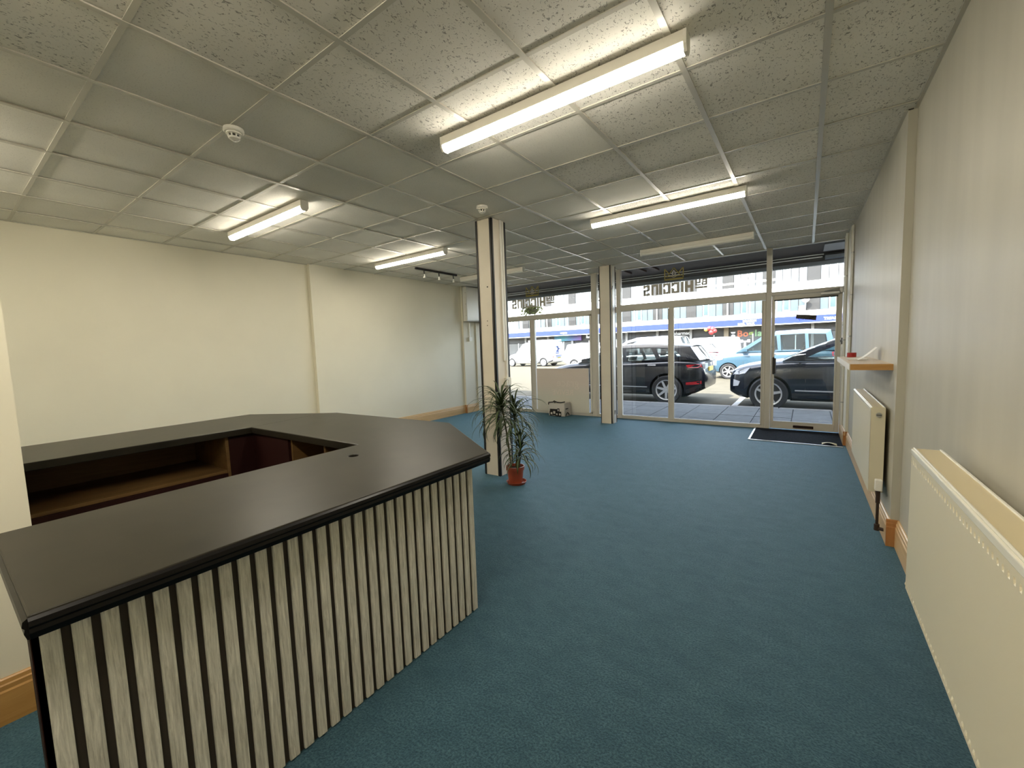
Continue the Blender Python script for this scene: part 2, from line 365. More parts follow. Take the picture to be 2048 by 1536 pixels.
# suspended ceiling
ceil = box(-6.6, 0.74, YB - 0.2, YF + 0.1, CEIL + 0.03, CEIL + 0.10).to('ceiling', 'ceil', kind='structure')
GX0, GY0, T = 0.0515, 2.4163, 0.6
xs = [LX0] + [GX0 + T * i for i in range(-10, 1)] + [RX0]
ys = [YB] + [GY0 + T * j for j in range(-7, 9)] + [YF + 0.02]
tile_cache = {}
for a, b in zip(xs[:-1], xs[1:]):
    for c, d in zip(ys[:-1], ys[1:]):
        sx, sy = round(b - a - 0.006, 3), round(d - c - 0.006, 3)
        cx, cy_ = (a + b) / 2, (c + d) / 2
        fis = (cx > -1.2) or (cx > -3.0 and 0.0 < cy_ < 2.6) or (cx > -2.4 and random.random() < 0.4)
        if fis and random.random() < 0.17 and cx < 0: fis = False
        key = (sx, sy, fis)
        if key not in tile_cache:
            tile_cache[key] = B().box(-sx / 2, sx / 2, -sy / 2, sy / 2, 0, 0.014).mesh('ceiling_tile')
        o = link('ceiling_tile', tile_cache[key], 'tileF' if fis else 'tileS', ceil, loc=(cx, cy_, CEIL + 0.006 + random.uniform(0, 0.0025)))
        o.rotation_euler = (random.uniform(-0.002, 0.002), random.uniform(-0.002, 0.002), 0)
for x in xs[1:-1]: box(x - 0.0145, x + 0.0145, YB, YF, CEIL - 0.002, CEIL + 0.005).to('grid_bar', 'grid', ceil)
for y in ys[1:-1]:
    b = B()
    for a, c in zip(xs[:-1], xs[1:]): b.box(a + 0.014, c - 0.014, y - 0.012, y + 0.012, CEIL, CEIL + 0.005)
    b.to('grid_bar', 'grid', ceil)
pb = B()
for x0, x1, y0, y1 in ((LX0, LX0 + 0.02, YB, YF), (RX1 - 0.02, RX0, STEP, YF), (RX0 - 0.02, RX0, YB, STEP)): pb.box(x0, x1, y0, y1, CEIL - 0.001, CEIL + 0.005)
pb.to('wall_angle', 'grid', ceil)

# ------------------------------------------------------------------ the shopfront
FY0, FY1, GY = 7.78, 7.87, 7.825
def bars(rects, d0=FY0, d1=FY1):
    b = B()
    for x0, x1, z0, z1 in rects: b.box(x0, x1, d0, d1, z0, z1)
    return b
TR0, TR1 = 2.052, 2.162
def pane(parent, x0, x1, z0, z1, label=None):
    return box(x0, x1, GY - 0.003, GY + 0.003, z0, z1).to('glass_pane', 'glass', parent, label=label)
def window(n, rects, panes, beads):
    o = bars(rects).to('window_%d' % n, 'alu', kind='structure', bevel=0.006)
    for p in panes: pane(o, *p)
    for x0, x1, z0, z1 in beads:
        box(x0, x1, FY0 - 0.008, FY0 + 0.02, z0, z1).to('glazing_bead', 'aluedge', o)
    return o
# left bay
win_l = window(1, [(-6.285, -6.20, 0, CEIL + 0.06), (-3.52, -3.42, 0, CEIL + 0.06), (-6.20, -3.52, 0, 0.06), (-6.20, -3.52, TR0, TR1 - 0.02), (-6.20, -3.52, 2.83, 2.92),
                   (-4.965, -4.875, 0.06, TR0)],
               [(-6.20, -4.965, 0.06, TR0), (-4.875, -3.52, 0.06, TR0), (-6.20, -3.52, TR1 - 0.02, 2.83)],
               [(-4.982, -4.965, 0.06, TR0), (-4.875, -4.855, 0.06, TR0), (-6.2, -3.52, 0.06, 0.075), (-3.56, -3.52, 0.06, TR0), (-6.2, -3.52, TR0 - 0.02, TR0)])
# narrow bay behind the second column
win_n = window(2, [(-3.42, -3.40, 0.0, 2.9), (-3.0, -2.915, 0, CEIL + 0.06), (-3.40, -3.0, 0, 0.06), (-3.40, -3.0, TR0, TR1), (-3.40, -3.0, 2.83, 2.92), (-3.31, -3.28, TR1, 2.83)],
               [(-3.40, -3.0, 0.06, TR0), (-3.40, -3.31, TR1, 2.83), (-3.28, -3.0, TR1, 2.83)], [(-3.40, -3.375, 0.06, TR0)])
# main bay
win_m = window(3, [(-2.915, -0.535, 0, 0.05), (-2.915, -0.535, TR0 + 0.01, TR1 + 0.02), (-2.915, -0.535, 2.835, 2.92), (-2.02, -1.95, 0.05, TR0 + 0.01), (-0.575, -0.535, 0.05, TR0)],
               [(-2.915, -2.02, 0.05, TR0 + 0.01), (-1.95, -0.575, 0.05, TR0 + 0.01), (-2.915, -0.535, TR1 + 0.02, 2.835)],
               [(-2.915, -2.02, 0.05, 0.07), (-1.95, -0.575, 0.05, 0.07), (-1.95, -1.935, 0.07, TR0), (-0.59, -0.575, 0.05, TR0), (-2.035, -2.02, 0.07, TR0), (-2.915, -2.900, 0.05, TR0)])
# door and the light over it
win_d = window(4, [(-0.535, -0.46, 0, CEIL + 0.06), (0.425, 0.475, 0, CEIL + 0.06), (-0.46, 0.425, TR0 + 0.06, TR1 + 0.01), (-0.46, 0.425, 2.84, 2.92)],
               [(-0.46, 0.425, TR1 + 0.01, 2.84)], [(-0.475, -0.46, 0.0, 2.84)])
door = bars([(-0.455, -0.425, 0.015, TR0 + 0.055), (0.365, 0.42, 0.015, TR0 + 0.055), (-0.425, 0.365, 0.015, 0.122), (-0.425, 0.365, 2.045, TR0 + 0.055)], 7.79, 7.845).to('door_1', 'alu', kind='structure', bevel=0.005)
pane(door, -0.425, 0.365, 0.122, 2.045)
bars([(-0.425, -0.41, 0.122, 2.045), (0.345, 0.365, 0.122, 2.045), (-0.41, 0.345, 0.122, 0.135)], 7.782, 7.80).to('glazing_bead', 'aluedge', door)
box(-0.425, 0.365, 7.776, 7.80, 2.028, 2.045).to('head_gasket', 'darkgasket', door)
h = B(); h.box(-0.43, -0.405, 7.735, 7.79, 0.885, 1.155); h.box(-0.405, -0.385, 7.70, 7.79, 0.90, 1.14)
h.to('pull_handle', 'darkgasket', door, bevel=0.006, label='dark pull handle')
box(-0.452, -0.432, 7.765, 7.79, 0.89, 1.15).to('handle_plate', 'alu', door, bevel=0.003)
B().cyl((-0.44, 7.77, 1.315), (-0.44, 7.80, 1.315), 0.016).to('lock_cylinder', 'steel', door, smooth=40)
B().cyl((-0.448, 7.77, 0.80), (-0.448, 7.80, 0.80), 0.009).to('lower_lock', 'steel', door, smooth=40)
lb = B(); lb.box(-0.145, 0.115, 7.775, 7.79, 0.042, 0.082)
lb.to('letter_flap', 'redwood', door, bevel=0.004, label='dark letter flap')
box(-0.135, 0.105, 7.770, 7.777, 0.058, 0.064).to('flap_rib', 'black', door)
cl = B(); cl.box(0.16, 0.385, 7.725, 7.79, 2.062, 2.105); cl.box(0.38, 0.42, 7.74, 7.79, 2.075, 2.16)
cl.to('door_closer', 'steel', door, bevel=0.006, label='grey overhead door closer')
B().tube([(0.20, 7.74, 2.11), (0.30, 7.70, 2.125), (0.41, 7.77, 2.15)], 0.008, 6).to('closer_arm', 'steel', door)
# sticker, tilted, with a line of pale script
sb = B(); sb.prism([(-0.135, 1.805), (0.12, 1.775), (0.112, 1.70), (-0.140, 1.742)], 1, GY - 0.0062, GY - 0.0034)
st = sb.to('window_sticker', 'black', door, label='dark sticker with pale script')
ca, sa = math.cos(-0.14), math.sin(-0.14)
text_b('Open 7/7', 0.058, lambda u, v, d: (0.095 - (u * ca - v * sa) * 0.9, GY - 0.0066, 1.732 - (u * sa + v * ca) * -1.0), depth=0.0006).to('script', 'silver', st)

# ---- vinyl lettering on the glass (faces the street, so it reads backwards from inside)
def stroke(b, pts, wd, P, d=0.0012):
    for (u0, v0), (u1, v1) in zip(pts[:-1], pts[1:]):
        dx, dy = u1 - u0, v1 - v0; l = math.hypot(dx, dy) or 1; nx, ny = -dy / l * wd / 2, dx / l * wd / 2; ex, ey = dx / l * wd * 0.0, dy / l * wd * 0.0
        q = [(u0 + nx, v0 + ny), (u1 + nx, v1 + ny), (u1 - nx, v1 - ny), (u0 - nx, v0 - ny)]
        vs = [P(*p, 0) for p in q] + [P(*p, d) for p in q]
        b.add(vs, [(0, 1, 2, 3), (7, 6, 5, 4), (0, 4, 5, 1), (1, 5, 6, 2), (2, 6, 7, 3), (3, 7, 4, 0)])
GLY = {  # polygons in a unit cell
    'H': [[(0, 0), (.36, 0), (.36, 1), (0, 1)], [(.64, 0), (1, 0), (1, 1), (.64, 1)], [(.36, .36), (.64, .36), (.64, .62), (.36, .62)]],
    'I': [[(0, 0), (1, 0), (1, 1), (0, 1)]],
    'G': [[(0, 0), (.33, 0), (.33, 1), (0, 1)], [(.33, .80), (1, .80), (1, 1), (.33, 1)], [(.33, 0), (1, 0), (1, .19), (.33, .19)], [(.66, .19), (1, .19), (1, .55), (.66, .43)], [(.68, .70), (1, .60), (1, .80), (.68, .80)]],
    'N': [[(0, 0), (.33, 0), (.33, 1), (0, 1)], [(.67, 0), (1, 0), (1, 1), (.67, 1)], [(.33, .80), (.67, .80), (.67, 1), (.33, 1)]],
    'S': [[(0, .82), (1, .82), (1, 1), (0, 1)], [(0, .50), (.36, .42), (.36, .82), (0, .82)], [(.0, .50), (.36, .42), (1, .42), (1, .58), (.36, .58)], [(.64, .18), (1, .18), (1, .5), (.64, .5)], [(0, 0), (1, 0), (1, .18), (0, .18)], [(0, .18), (.34, .18), (.34, .30), (0, .22)], [(.66, .82), (1, .82), (1, .70), (.66, .74)]],
    'B': [[(0, 0), (.3, 0), (.3, 1), (0, 1)], [(.3, .8), (.86, .8), (.86, 1), (.3, 1)], [(.3, .42), (.9, .42), (.9, .6), (.3, .6)], [(.3, 0), (.96, 0), (.96, .2), (.3, .2)], [(.62, .6), (.9, .6), (.9, .8), (.62, .8)], [(.66, .2), (1, .2), (1, .42), (.66, .42)]],
    'Y': [[(0, .45), (.3, .45), (.3, 1), (0, 1)], [(.66, 0), (1, 0), (1, 1), (.66, 1)], [(.0, .36), (.66, .36), (.66, .55), (.0, .55)], [(0, 0), (.66, 0), (.66, .18), (0, .18)]],
}
def sign(parent, xr, zb):
    P = lambda u, v, d: (xr - u, GY - 0.0034 - d, zb + v)
    b = B()
    def glyph(ch, u, wd, v0, ht):
        for poly in GLY[ch]:
            n = len(poly); vs = [P(u + p[0] * wd, v0 + p[1] * ht, 0) for p in poly] + [P(u + p[0] * wd, v0 + p[1] * ht, .0012) for p in poly]
            b.add(vs, [tuple(range(n)), tuple(range(2 * n - 1, n - 1, -1))] + [(i, n + i, n + (i + 1) % n, (i + 1) % n) for i in range(n)])
    glyph('B', 0.0, 0.088, 0.092, 0.108); glyph('Y', 0.105, 0.085, 0.092, 0.108); glyph('I', 0.0, 0.19, 0.042, 0.030)
    for ch, u0, u1 in (('H', .22, .362), ('I', .381, .428), ('G', .45, .586), ('G', .600, .731), ('I', .753, .803), ('N', .815, .943), ('S', .964, 1.084)): glyph(ch, u0, u1 - u0, 0.0, 0.19)
    b.to('shop_lettering', 'vinyl', parent)
    text_b('LOUNGE  INTERIOR  CURTAINS', 0.036, lambda u, v, d: (xr - u * 1.62, GY - 0.004 - d, zb - 0.052 + v), depth=0.001).to('small_lettering', 'vinyldark', parent)
    c = B(); cx = xr - 0.545; wd = 0.165; z0 = zb + 0.25
    Q = lambda u, v, d: (cx - u, GY - 0.0034 - d, z0 + v)
    stroke(c, [(-wd, 0), (wd, 0)], 0.032, Q); stroke(c, [(-wd, .052), (wd, .052)], 0.014, Q)
    stroke(c, [(-wd + .008, -.012), (-wd + .008, .195)], 0.016, Q); stroke(c, [(wd - .008, -.012), (wd - .008, .195)], 0.016, Q)
    stroke(c, [(-wd + .01, .185), (-.075, .095)], 0.016, Q); stroke(c, [(wd - .01, .185), (.075, .095)], 0.016, Q)
    stroke(c, [(-.085, .085), (0, .20), (.085, .085)], 0.016, Q)
    stroke(c, [(-.085, .085), (-.13, .05)], 0.014, Q); stroke(c, [(.085, .085), (.13, .05)], 0.014, Q)
    c.to('crown_emblem', 'gold', parent)
    g = B(); stroke(g, [(0, .05), (.032, .10), (0, .15), (-.032, .10), (0, .05)], 0.014, Q); stroke(g, [(-.05, .05), (0, .028), (.05, .05)], 0.008, Q)
    g.to('crown_jewel', 'silver', parent)
sign(win_m, -1.40, 2.312)
sign(win_l, -4.372, 2.318)

# ------------------------------------------------------------------ columns
def column(label, x0, x1, y0, y1):
    t = thing('square_column', ((x0 + x1) / 2, (y0 + y1) / 2, 0), label, 'column', 'square columns carrying the ceiling')
    box(x0 + .006, x1 - .006, y0 + .006, y1 - .006, 0.0, CEIL).to('shaft', 'colm', t)
    box(x1 - .006, x1 + .002, y0 + .03, y1 - .03, 0.0, CEIL).to('side_panel', 'colside', t)
    return t
def corner(t, x, y, sx, sy, wd=0.022):
    b = B(); a, c = sorted((x, x + sx * wd)); d, e = sorted((y, y + sy * 0.006)); b.box(a, c, d, e, 0, CEIL)
    a, c = sorted((x, x + sx * 0.006)); d, e = sorted((y, y + sy * wd)); b.box(a, c, d, e, 0, CEIL)
    b.to('corner_strip', 'black', t)
c1 = column('square magnolia column with black corner strips rising behind the potted plant', -3.01, -2.795, 3.655, 3.91)
corner(c1, -3.012, 3.653, 1, 1); corner(c1, -2.792, 3.653, -1, 1, 0.030); corner(c1, -2.792, 3.912, -1, -1, 0.03); corner(c1, -3.012, 3.912, 1, -1)
box(-2.793, -2.775, 3.79, 3.815, 1.30, CEIL).to('conduit', 'white', c1)
box(-2.793, -2.778, 3.835, 3.85, 0.95, CEIL).to('conduit', 'white', c1)
k = box(-2.793, -2.755, 3.79, 3.875, 1.02, 1.11).to('switch_box', 'whitepl', c1, bevel=0.004)
box(-2.756, -2.750, 3.815, 3.85, 1.045, 1.085).to('rocker', 'white', k)
k = B()
for z, r in ((2.12, .009), (1.75, .006), (1.70, .006)): k.lathe([(0.0, 0.0), (r, .0), (r, -.0012), (0, -.0012)], (-2.90 + (z - 1.7) * .05, 3.6605, z), 10, axis=1)
k.to('screw_hole', 'slatback', c1)
c2 = column('square column with black corner strip standing close to the shop window', -3.075, -2.865, 7.16, 7.40)
corner(c2, -3.077, 7.158, 1, 1, 0.012); corner(c2, -2.862, 7.158, -1, 1, 0.016); corner(c2, -2.862, 7.402, -1, -1, 0.012)
box(-2.863, -2.85, 7.22, 7.33, 0, CEIL).to('cover_strip', 'white', c2)
k = B(); k.cyl((-2.855, 7.21, 2.42), (-2.835, 7.19, 2.48), .006, n=6); k.cyl((-2.852, 7.27, 0.16), (-2.84, 7.25, 0.24), .007, n=6)
k.to('cable_end', 'black', c2)

# ------------------------------------------------------------------ light fittings
def fitting(x0, x1, y, lit, label, power=1.0):
    t = thing('batten_light', ((x0 + x1) / 2, y, CEIL - 0.004), label, 'ceiling light', 'lit batten lights' if lit else 'unlit batten lights')
    zc = CEIL - 0.003
    hp = [(-.036, zc), (.036, zc), (.038, zc - .052), (-.038, zc - .052)]
    b = B(); b.prism([(y + a, z) for a, z in hp], 0, x0 + .012, x1 - .012); b.to('housing', 'fitting', t)
    dp = [(-.032, zc - .0522)] + [(-.032 * math.cos(a), zc - .066 - .024 * math.sin(a)) for a in [PI * i / 8 for i in range(9)]] + [(.032, zc - .0522)]
    b = B(); b.prism([(y + a, z) for a, z in dp], 0, x0 + .016, x1 - .016); b.to('diffuser', ('diff_on' if power == 1.0 else 'diff_strong') if lit else 'diff_off', t, smooth=30)
    if lit:
        ld = bpy.data.lights.new('tube', 'AREA'); ld.shape = 'RECTANGLE'; ld.size = x1 - x0 - .05; ld.size_y = .06; ld.energy = LAMP * power; ld.color = (1.0, 0.915, 0.77)
        lo_ = bpy.data.objects.new('tube', ld); COL.objects.link(lo_); lo_.parent = t; lo_.location = (0, 0, -.094)
    for xa, xb in ((x0, x0 + .015), (x1 - .015, x1)):
        ep = [(-.037, zc), (.037, zc), (.037, zc - .062), (.02, zc - .090), (-.02, zc - .090), (-.037, zc - .062)]
        B().prism([(y + a, z) for a, z in ep], 0, xa, xb).to('end_cap', 'whitepl', t)
fitting(-2.005, -0.468, 2.140, True, 'lit batten light nearest the camera, over the open carpet beside the counter')
fitting(-2.005, -0.472, 4.485, True, 'lit batten light on the window side of the ceiling beyond the column smoke detector')
fitting(-5.300, -3.752, 2.135, True, 'lit batten light above the back of the counter, near the pale wall')
fitting(-5.560, -4.060, 4.270, True, 'lit batten light between the track of spotlights and the counter')
fitting(-2.075, -0.590, 6.420, False, 'unlit batten light close to the glass over the entrance side')
fitting(-5.520, -4.060, 6.200, False, 'unlit batten light close to the glass, half hidden behind the planted column')
fitting(-2.005, -0.468, -0.200, True, 'lit batten light behind the camera over the open carpet', 2.0)
fitting(-5.300, -3.752, -0.200, True, 'lit batten light behind the partition wall', 0.6)

def smoke(x, y, label):
    t = thing('smoke_detector', (x, y, CEIL), label, 'smoke detector', 'ceiling smoke detectors')
    z = CEIL - .003
    B().lathe([(0.0, z), (.055, z), (.056, z - .018), (.050, z - .024), (0, z - .024)], (x, y, 0), 28).to('base', 'whitepl', t, smooth=40)
    B().lathe([(.0, z - .024), (.040, z - .024), (.042, z - .034), (.036, z - .036), (.0, z - .036)], (x, y, 0), 28).to('body', 'whitepl', t, smooth=40)
    v = B()
    for k in range(8):
        a = 2 * PI * k / 8; v.cyl((x + .034 * math.cos(a), y + .034 * math.sin(a), z - .036), (x + .028 * math.cos(a), y + .028 * math.sin(a), z - .052), .005, n=6)
    v.to('cage', 'whitepl', t)
    B().lathe([(.0, z - .036), (.026, z - .036), (.026, z - .050), (0, z - .050)], (x, y, 0), 20).to('chamber', 'black' if x > -2.8 else 'darkgasket', t)
    B().lathe([(0, z - .050), (.032, z - .050), (.030, z - .060), (.012, z - .072), (.0, z - .073)], (x, y, 0), 24).to('cap', 'whitepl', t, smooth=40)
smoke(-2.905, 1.235, 'round white smoke detector over the middle of the counter')
smoke(-2.640, 3.320, 'round white smoke detector right in front of the column top')

# track of spotlights
t = thing('spotlight_track', (-5.355, 5.39, CEIL), 'black ceiling track with three small white spotlights', 'track light')
box(-5.372, -5.338, 4.89, 5.89, CEIL - .035, CEIL - .003).to('rail', 'black', t)
for y in (5.08, 5.43, 5.80):
    s = B().cyl((-5.355, y, CEIL - .035), (-5.35, y, CEIL - .095), .010, n=10).to('stem', 'black', t)
    B().lathe([(.008, .035), (.012, .015), (.020, -.02), (.023, -.032), (.017, -.032), (.0, -.02)], (-5.35, y, CEIL - .125), 16).to('lamp_head', 'whitepl', t, smooth=40)

# ------------------------------------------------------------------ reception counter
ctr = thing('reception_counter', (-2.9, 1.1, 0), 'dark topped reception counter faced with grey timber slats, open in the middle', 'counter')
ZT, ZU = 0.882, 0.832
outer = [(-1.405, 0.085), (-1.398, 1.732), (-2.245, 2.315), (-3.665, 2.258), (-3.775, 2.19), (-4.46, 1.82), (-4.40, 0.20), (-3.63, 0.20), (-3.622, 1.476), (-2.244, 1.502), (-2.195, 0.085)]
# two boards meeting at the seam (inner corner to back edge)
bA = [outer[i] for i in (0, 1, 2, 3, 4, 8, 9, 10)]
bB = [outer[i] for i in (4, 5, 6, 7, 8)]
def round_poly(p, r=0.02):
    out = []
    for i in range(len(p)):
        a, b, c = Vector(p[i - 1]), Vector(p[i]), Vector(p[(i + 1) % len(p)])
        out += [tuple(b + (a - b).normalized() * r), tuple(b + ((a - b).normalized() + (c - b).normalized()) * r * 0.28), tuple(b + (c - b).normalized() * r)]
    return out
def shrink(p, d):
    n = len(p); out = []
    for i in range(n):
        a, b, c = Vector(p[i - 1]), Vector(p[i]), Vector(p[(i + 1) % n])
        n1 = (b - a).normalized(); n2 = (c - b).normalized(); n1 = Vector((-n1.y, n1.x)); n2 = Vector((-n2.y, n2.x))
        m = (n1 + n2); m = m / max(0.3, m.dot(m) / 2) if m.length > 1e-6 else n1
        out.append((b.x + m.x * d, b.y + m.y * d))
    return out
wtA = B(); wtA.prism(bA, 2, ZU, ZT)
oA = wtA.to('worktop', 'worktop', ctr)
cut = bpy.data.objects.new('cut', B().lathe([(0, -.1), (.026, -.1), (.026, .1), (0, .1)], (-2.022 + 2.9, 1.323 - 1.1, ZT), 20).mesh('cut')); COL.objects.link(cut); cut.location = ctr.location
bpy.context.view_layer.update()
md = oA.modifiers.new('hole', 'BOOLEAN'); md.operation = 'DIFFERENCE'; md.object = cut; md.solver = 'EXACT'
dg = bpy.context.evaluated_depsgraph_get(); dg.update()
me = bpy.data.meshes.new_from_object(oA.evaluated_get(dg)); oA.modifiers.clear(); oA.data = me
bpy.data.objects.remove(cut)
bv = oA.modifiers.new('edge', 'BEVEL'); bv.width = 0.005; bv.segments = 2; bv.limit_method = 'ANGLE'; bv.angle_limit = math.radians(40)
B().prism(bB, 2, ZU, ZT - 0.0008).to('worktop', 'worktop', ctr, bevel=0.004)
# black moulded nosing along the public side
def nosing(a, b_, nm='nosing', off=0.004):
    d = Vector((b_[0] - a[0], b_[1] - a[1], 0)).normalized(); n = Vector((d.y, -d.x, 0))
    prof = [(-.03, ZU - .003), (off, ZU - .003), (off + .004, ZU + .012), (off + .002, ZU + .022), (off + .006, ZU + .028), (off + .004, ZT - .010), (off - .004, ZT - .004), (-.03, ZU + .02)]
    r = [[(p[0] + n.x * o, p[1] + n.y * o, z) for o, z in prof] for p in (a, b_)]
    B().loft(r).to(nm, 'edge', ctr)
nosing(outer[0], outer[1]); nosing(outer[1], outer[2]); nosing(outer[2], outer[3]); nosing(outer[3], outer[5]); nosing(outer[10], outer[0])
FX = -1.478
box(FX - .018, FX, 0.090, 1.668, 0.0, ZU).to('front_panel', 'slatback', ctr)
sl = B(); sl.box(0, .013, -.0172, .0172, 0.004, ZU - .004)
sm = sl.mesh('slat'); 
for k in range(30):
    o = link('slat', sm, 'slat', ctr, bevel=0.0022, segs=1, loc=(FX, 0.1195 + 0.05275 * k, 0.0))
box(-1.535, FX, 0.088, 0.106, 0.0, ZU).to('end_panel', 'redwood', ctr)
# chamfered and long outer panels, inner carcass
def upright(a, b_, m, nm, z0=0.0, z1=ZU, th=0.018):
    d = Vector((b_[0] - a[0], b_[1] - a[1], 0)).normalized(); n = Vector((-d.y, d.x, 0)) * th
    B().prism([a, b_, (b_[0] + n.x, b_[1] + n.y), (a[0] + n.x, a[1] + n.y)], 2, z0, z1).to(nm, m, ctr)
upright((-1.478, 1.668), (-2.27, 2.235), 'slatback', 'chamfer_panel'); upright((-2.27, 2.235), (-3.66, 2.18), 'slatback', 'street_panel')
upright((-3.66, 2.18), (-4.38, 1.78), 'slatback', 'chamfer_panel'); upright((-4.38, 1.78), (-4.34, 0.2), 'redwood', 'rear_panel')
# rear run: open shelves facing the middle
box(-4.33, -3.66, 0.218, 1.30, 0.0, 0.08).to('plinth', 'redwood', ctr)
box(-4.31, -3.67, 0.218, 1.30, 0.548, 0.57).to('inner_shelf', 'shelfwood', ctr)
box(-3.675, -3.655, 0.218, 1.30, 0.50, 0.546).to('shelf_lip', 'redwood', ctr)
box(-4.335, -4.31, 0.218, 1.30, 0.08, ZU).to('shelf_back', 'shelfwood', ctr)
box(-4.33, -3.66, 1.30, 1.322, 0.0, ZU).to('shelf_end', 'shelfwood', ctr)
box(-4.33, -3.66, 0.20, 0.218, 0.0, ZU).to('shelf_end', 'shelfwood', ctr)
box(-3.68, -3.655, 1.322, 1.50, 0.0, ZU).to('corner_panel', 'redwood', ctr)
box(-3.655, -3.10, 1.50, 1.52, 0.0, ZU).to('inner_panel', 'redwood', ctr)
box(-3.10, -2.25, 2.10, 2.12, 0.0, ZU).to('inner_panel', 'redwood', ctr)
for x in (-3.10, -2.66, -2.25):
    box(x, x + .02, 1.52, 2.12, 0.0, ZU).to('divider', 'shelfwood', ctr)
box(-3.08, -2.25, 1.53, 2.10, 0.45, 0.47).to('inner_shelf', 'shelfwood', ctr)
box(-2.20, -2.18, 0.60, 1.50, 0.0, ZU).to('inner_panel', 'redwood', ctr); box(-2.18, FX - .018, 0.60, 0.618, 0.0, ZU).to('inner_panel', 'redwood', ctr)

# ------------------------------------------------------------------ radiators
def radiator(name_label, x0, x1, y0, y1, z0, z1, plug, fl=True):
    t = thing('radiator', (x1, (y0 + y1) / 2, z0), name_label, 'radiator', 'cream panel radiators')
    b = B(); b.box(x0 + .012, x0 + .03, y0, y1, z0, z1 - .02); b.box(x1 - .015, x1, y0, y1, z0, z1 - .02)
    b.to('back_panel', 'rad', t)
    # front panel with shallow pressed flutes whose ends show as a row of dashes
    f = B(); n = int((y1 - y0) / 0.0333); p = (y1 - y0) / n
    zs = [z0, z0 + .012, z0 + .020, z0 + .030, z1 - .068, z1 - .058, z1 - .050, z1 - .03]
    yy = []
    for k in range(n): yy += [y0 + k * p, y0 + k * p + p * .56, y0 + k * p + p * .66, y0 + k * p + p * .90]
    yy.append(y1)
    def dep(j, i):
        if fl:
            inside = (j % 4 in (2, 3)) and j < len(yy) - 1
            if i in (2, 5) and inside: return x0 + (0.0075 if i == 5 else -0.0035)
        return x0
    vs = [(dep(j, i), y, z) for i, z in enumerate(zs) for j, y in enumerate(yy)]; m = len(yy)
    fs = [(i * m + j, i * m + j + 1, (i + 1) * m + j + 1, (i + 1) * m + j) for i in range(len(zs) - 1) for j in range(m - 1)]
    f.add(vs, fs); 
    f.box(x0 + .004, x0 + .012, y0, y1, z0, z1 - .03)
    f.to('front_panel', 'rad', t)
    b = B(); b.box(x0 - .002, x0 + .010, y0 - .002, y1 + .002, z1 - .030, z1 - .006); b.box(x0 + .004, x0 + .012, y0 - .002, y1 + .002, z1 - .006, z1 + .001)
    b.to('top_rail', 'radtrim', t, bevel=0.003)
    b = B(); b.box(x0 + .012, x1 - .004, y0 + .003, y1 - .003, z1 - .012, z1 - .004); b.to('top_panel', 'radgrille', t)
    b = B(); b.box(x1 - .008, x1, y0, y1, z1 - .02, z1 + .001); b.to('back_rail', 'radtrim', t, bevel=.002)
    for a in (y0 - .004, y1): box(x0 + .001, x1, a, a + .004, z0 - .0, z1 - .004).to('side_panel', 'rad', t)
    if plug:
        k = B().cyl(((x0 + x1) / 2 + .004, y0 - .004, z1 - .055), ((x0 + x1) / 2 + .004, y0 - .012, z1 - .055), .017, n=18).to('bleed_plug', 'steel', t, smooth=40)
        box((x0 + x1) / 2 - .010, (x0 + x1) / 2 + .018, y0 - .014, y0 - .011, z1 - .058, z1 - .053).to('plug_slot', 'black', k)
        for s in (.25, .75): box(x1, x1 + .045, y0 + (y1 - y0) * s, y0 + (y1 - y0) * s + .03, z0 + .1, z1 - .1).to('wall_bracket', 'rad', t)
    else:
        for s in (.25, .75): box(x1, x1 + .062, y0 + (y1 - y0) * s, y0 + (y1 - y0) * s + .03, z0 + .1, z1 - .1).to('wall_bracket', 'rad', t)
    return t
rn = radiator('large cream radiator nearest the camera, with a row of pressed dashes', 0.388, 0.482, 0.72, 2.465, 0.302, 0.946, False)
rf = radiator('smaller cream radiator beneath the wooden shelf, with a white valve', 0.388, 0.468, 3.885, 5.22, 0.315, 0.932, True, False)
B().tube([(.455, 2.36, .31), (.455, 2.36, .215), (.52, 2.36, .21)], .010, 8).to('pipe', 'copper', rn)
B().lathe([(0, .20), (.016, .20), (.018, .24), (.012, .29), (0, .30)], (.448, 2.40, 0), 12).to('lockshield', 'copper', rn)
vz = B(); vz.box(.418, .458, 3.80, 3.845, .345, .425); vz.to('valve_head', 'whitepl', rf, bevel=.006)
box(.428, .452, 3.798, 3.801, .375, .405).to('valve_window', 'white', rf)
vb = B(); vb.cyl((.438, 3.822, .255), (.438, 3.822, .345), .013, n=12); vb.cyl((.438, 3.822, .30), (.438, 3.885, .335), .012, n=10); vb.cyl((.438, 3.822, .06), (.438, 3.822, .26), .009, n=10); vb.cyl((.438, 3.822, .055), (.438, 3.822, .10), .016, n=10); vb.cyl((.438, 3.822, .07), (.49, 3.80, .07), .012, n=10)
vb.to('valve_pipe', 'copper', rf)
B().tube([(.445, 5.12, .33), (.445, 5.12, .25), (.49, 5.12, .245)], .009, 8).to('pipe', 'copper', rf)

# ------------------------------------------------------------------ wall shelf and what lies on it
t = thing('wall_shelf', (0.38, 4.6, 1.195), 'thick wooden shelf fixed to the wall above the smaller radiator', 'shelf')
box(0.262, 0.497, 3.862, 5.30, 1.198, 1.240).to('board', 'shelftop', t, bevel=.002)
box(0.262, 0.497, 3.856, 3.862, 1.197, 1.240).to('end_edge', 'shelfedge', t)
box(0.257, 0.262, 3.858, 5.30, 1.197, 1.241).to('front_edge', 'aluedge', t)
pb = B(); pb.box(0.30, 0.43, 4.60, 5.0, 1.2412, 1.2428)
pb.to('paper_sheet', 'paper', label='flat white paper lying on the wall shelf', cat='paper')
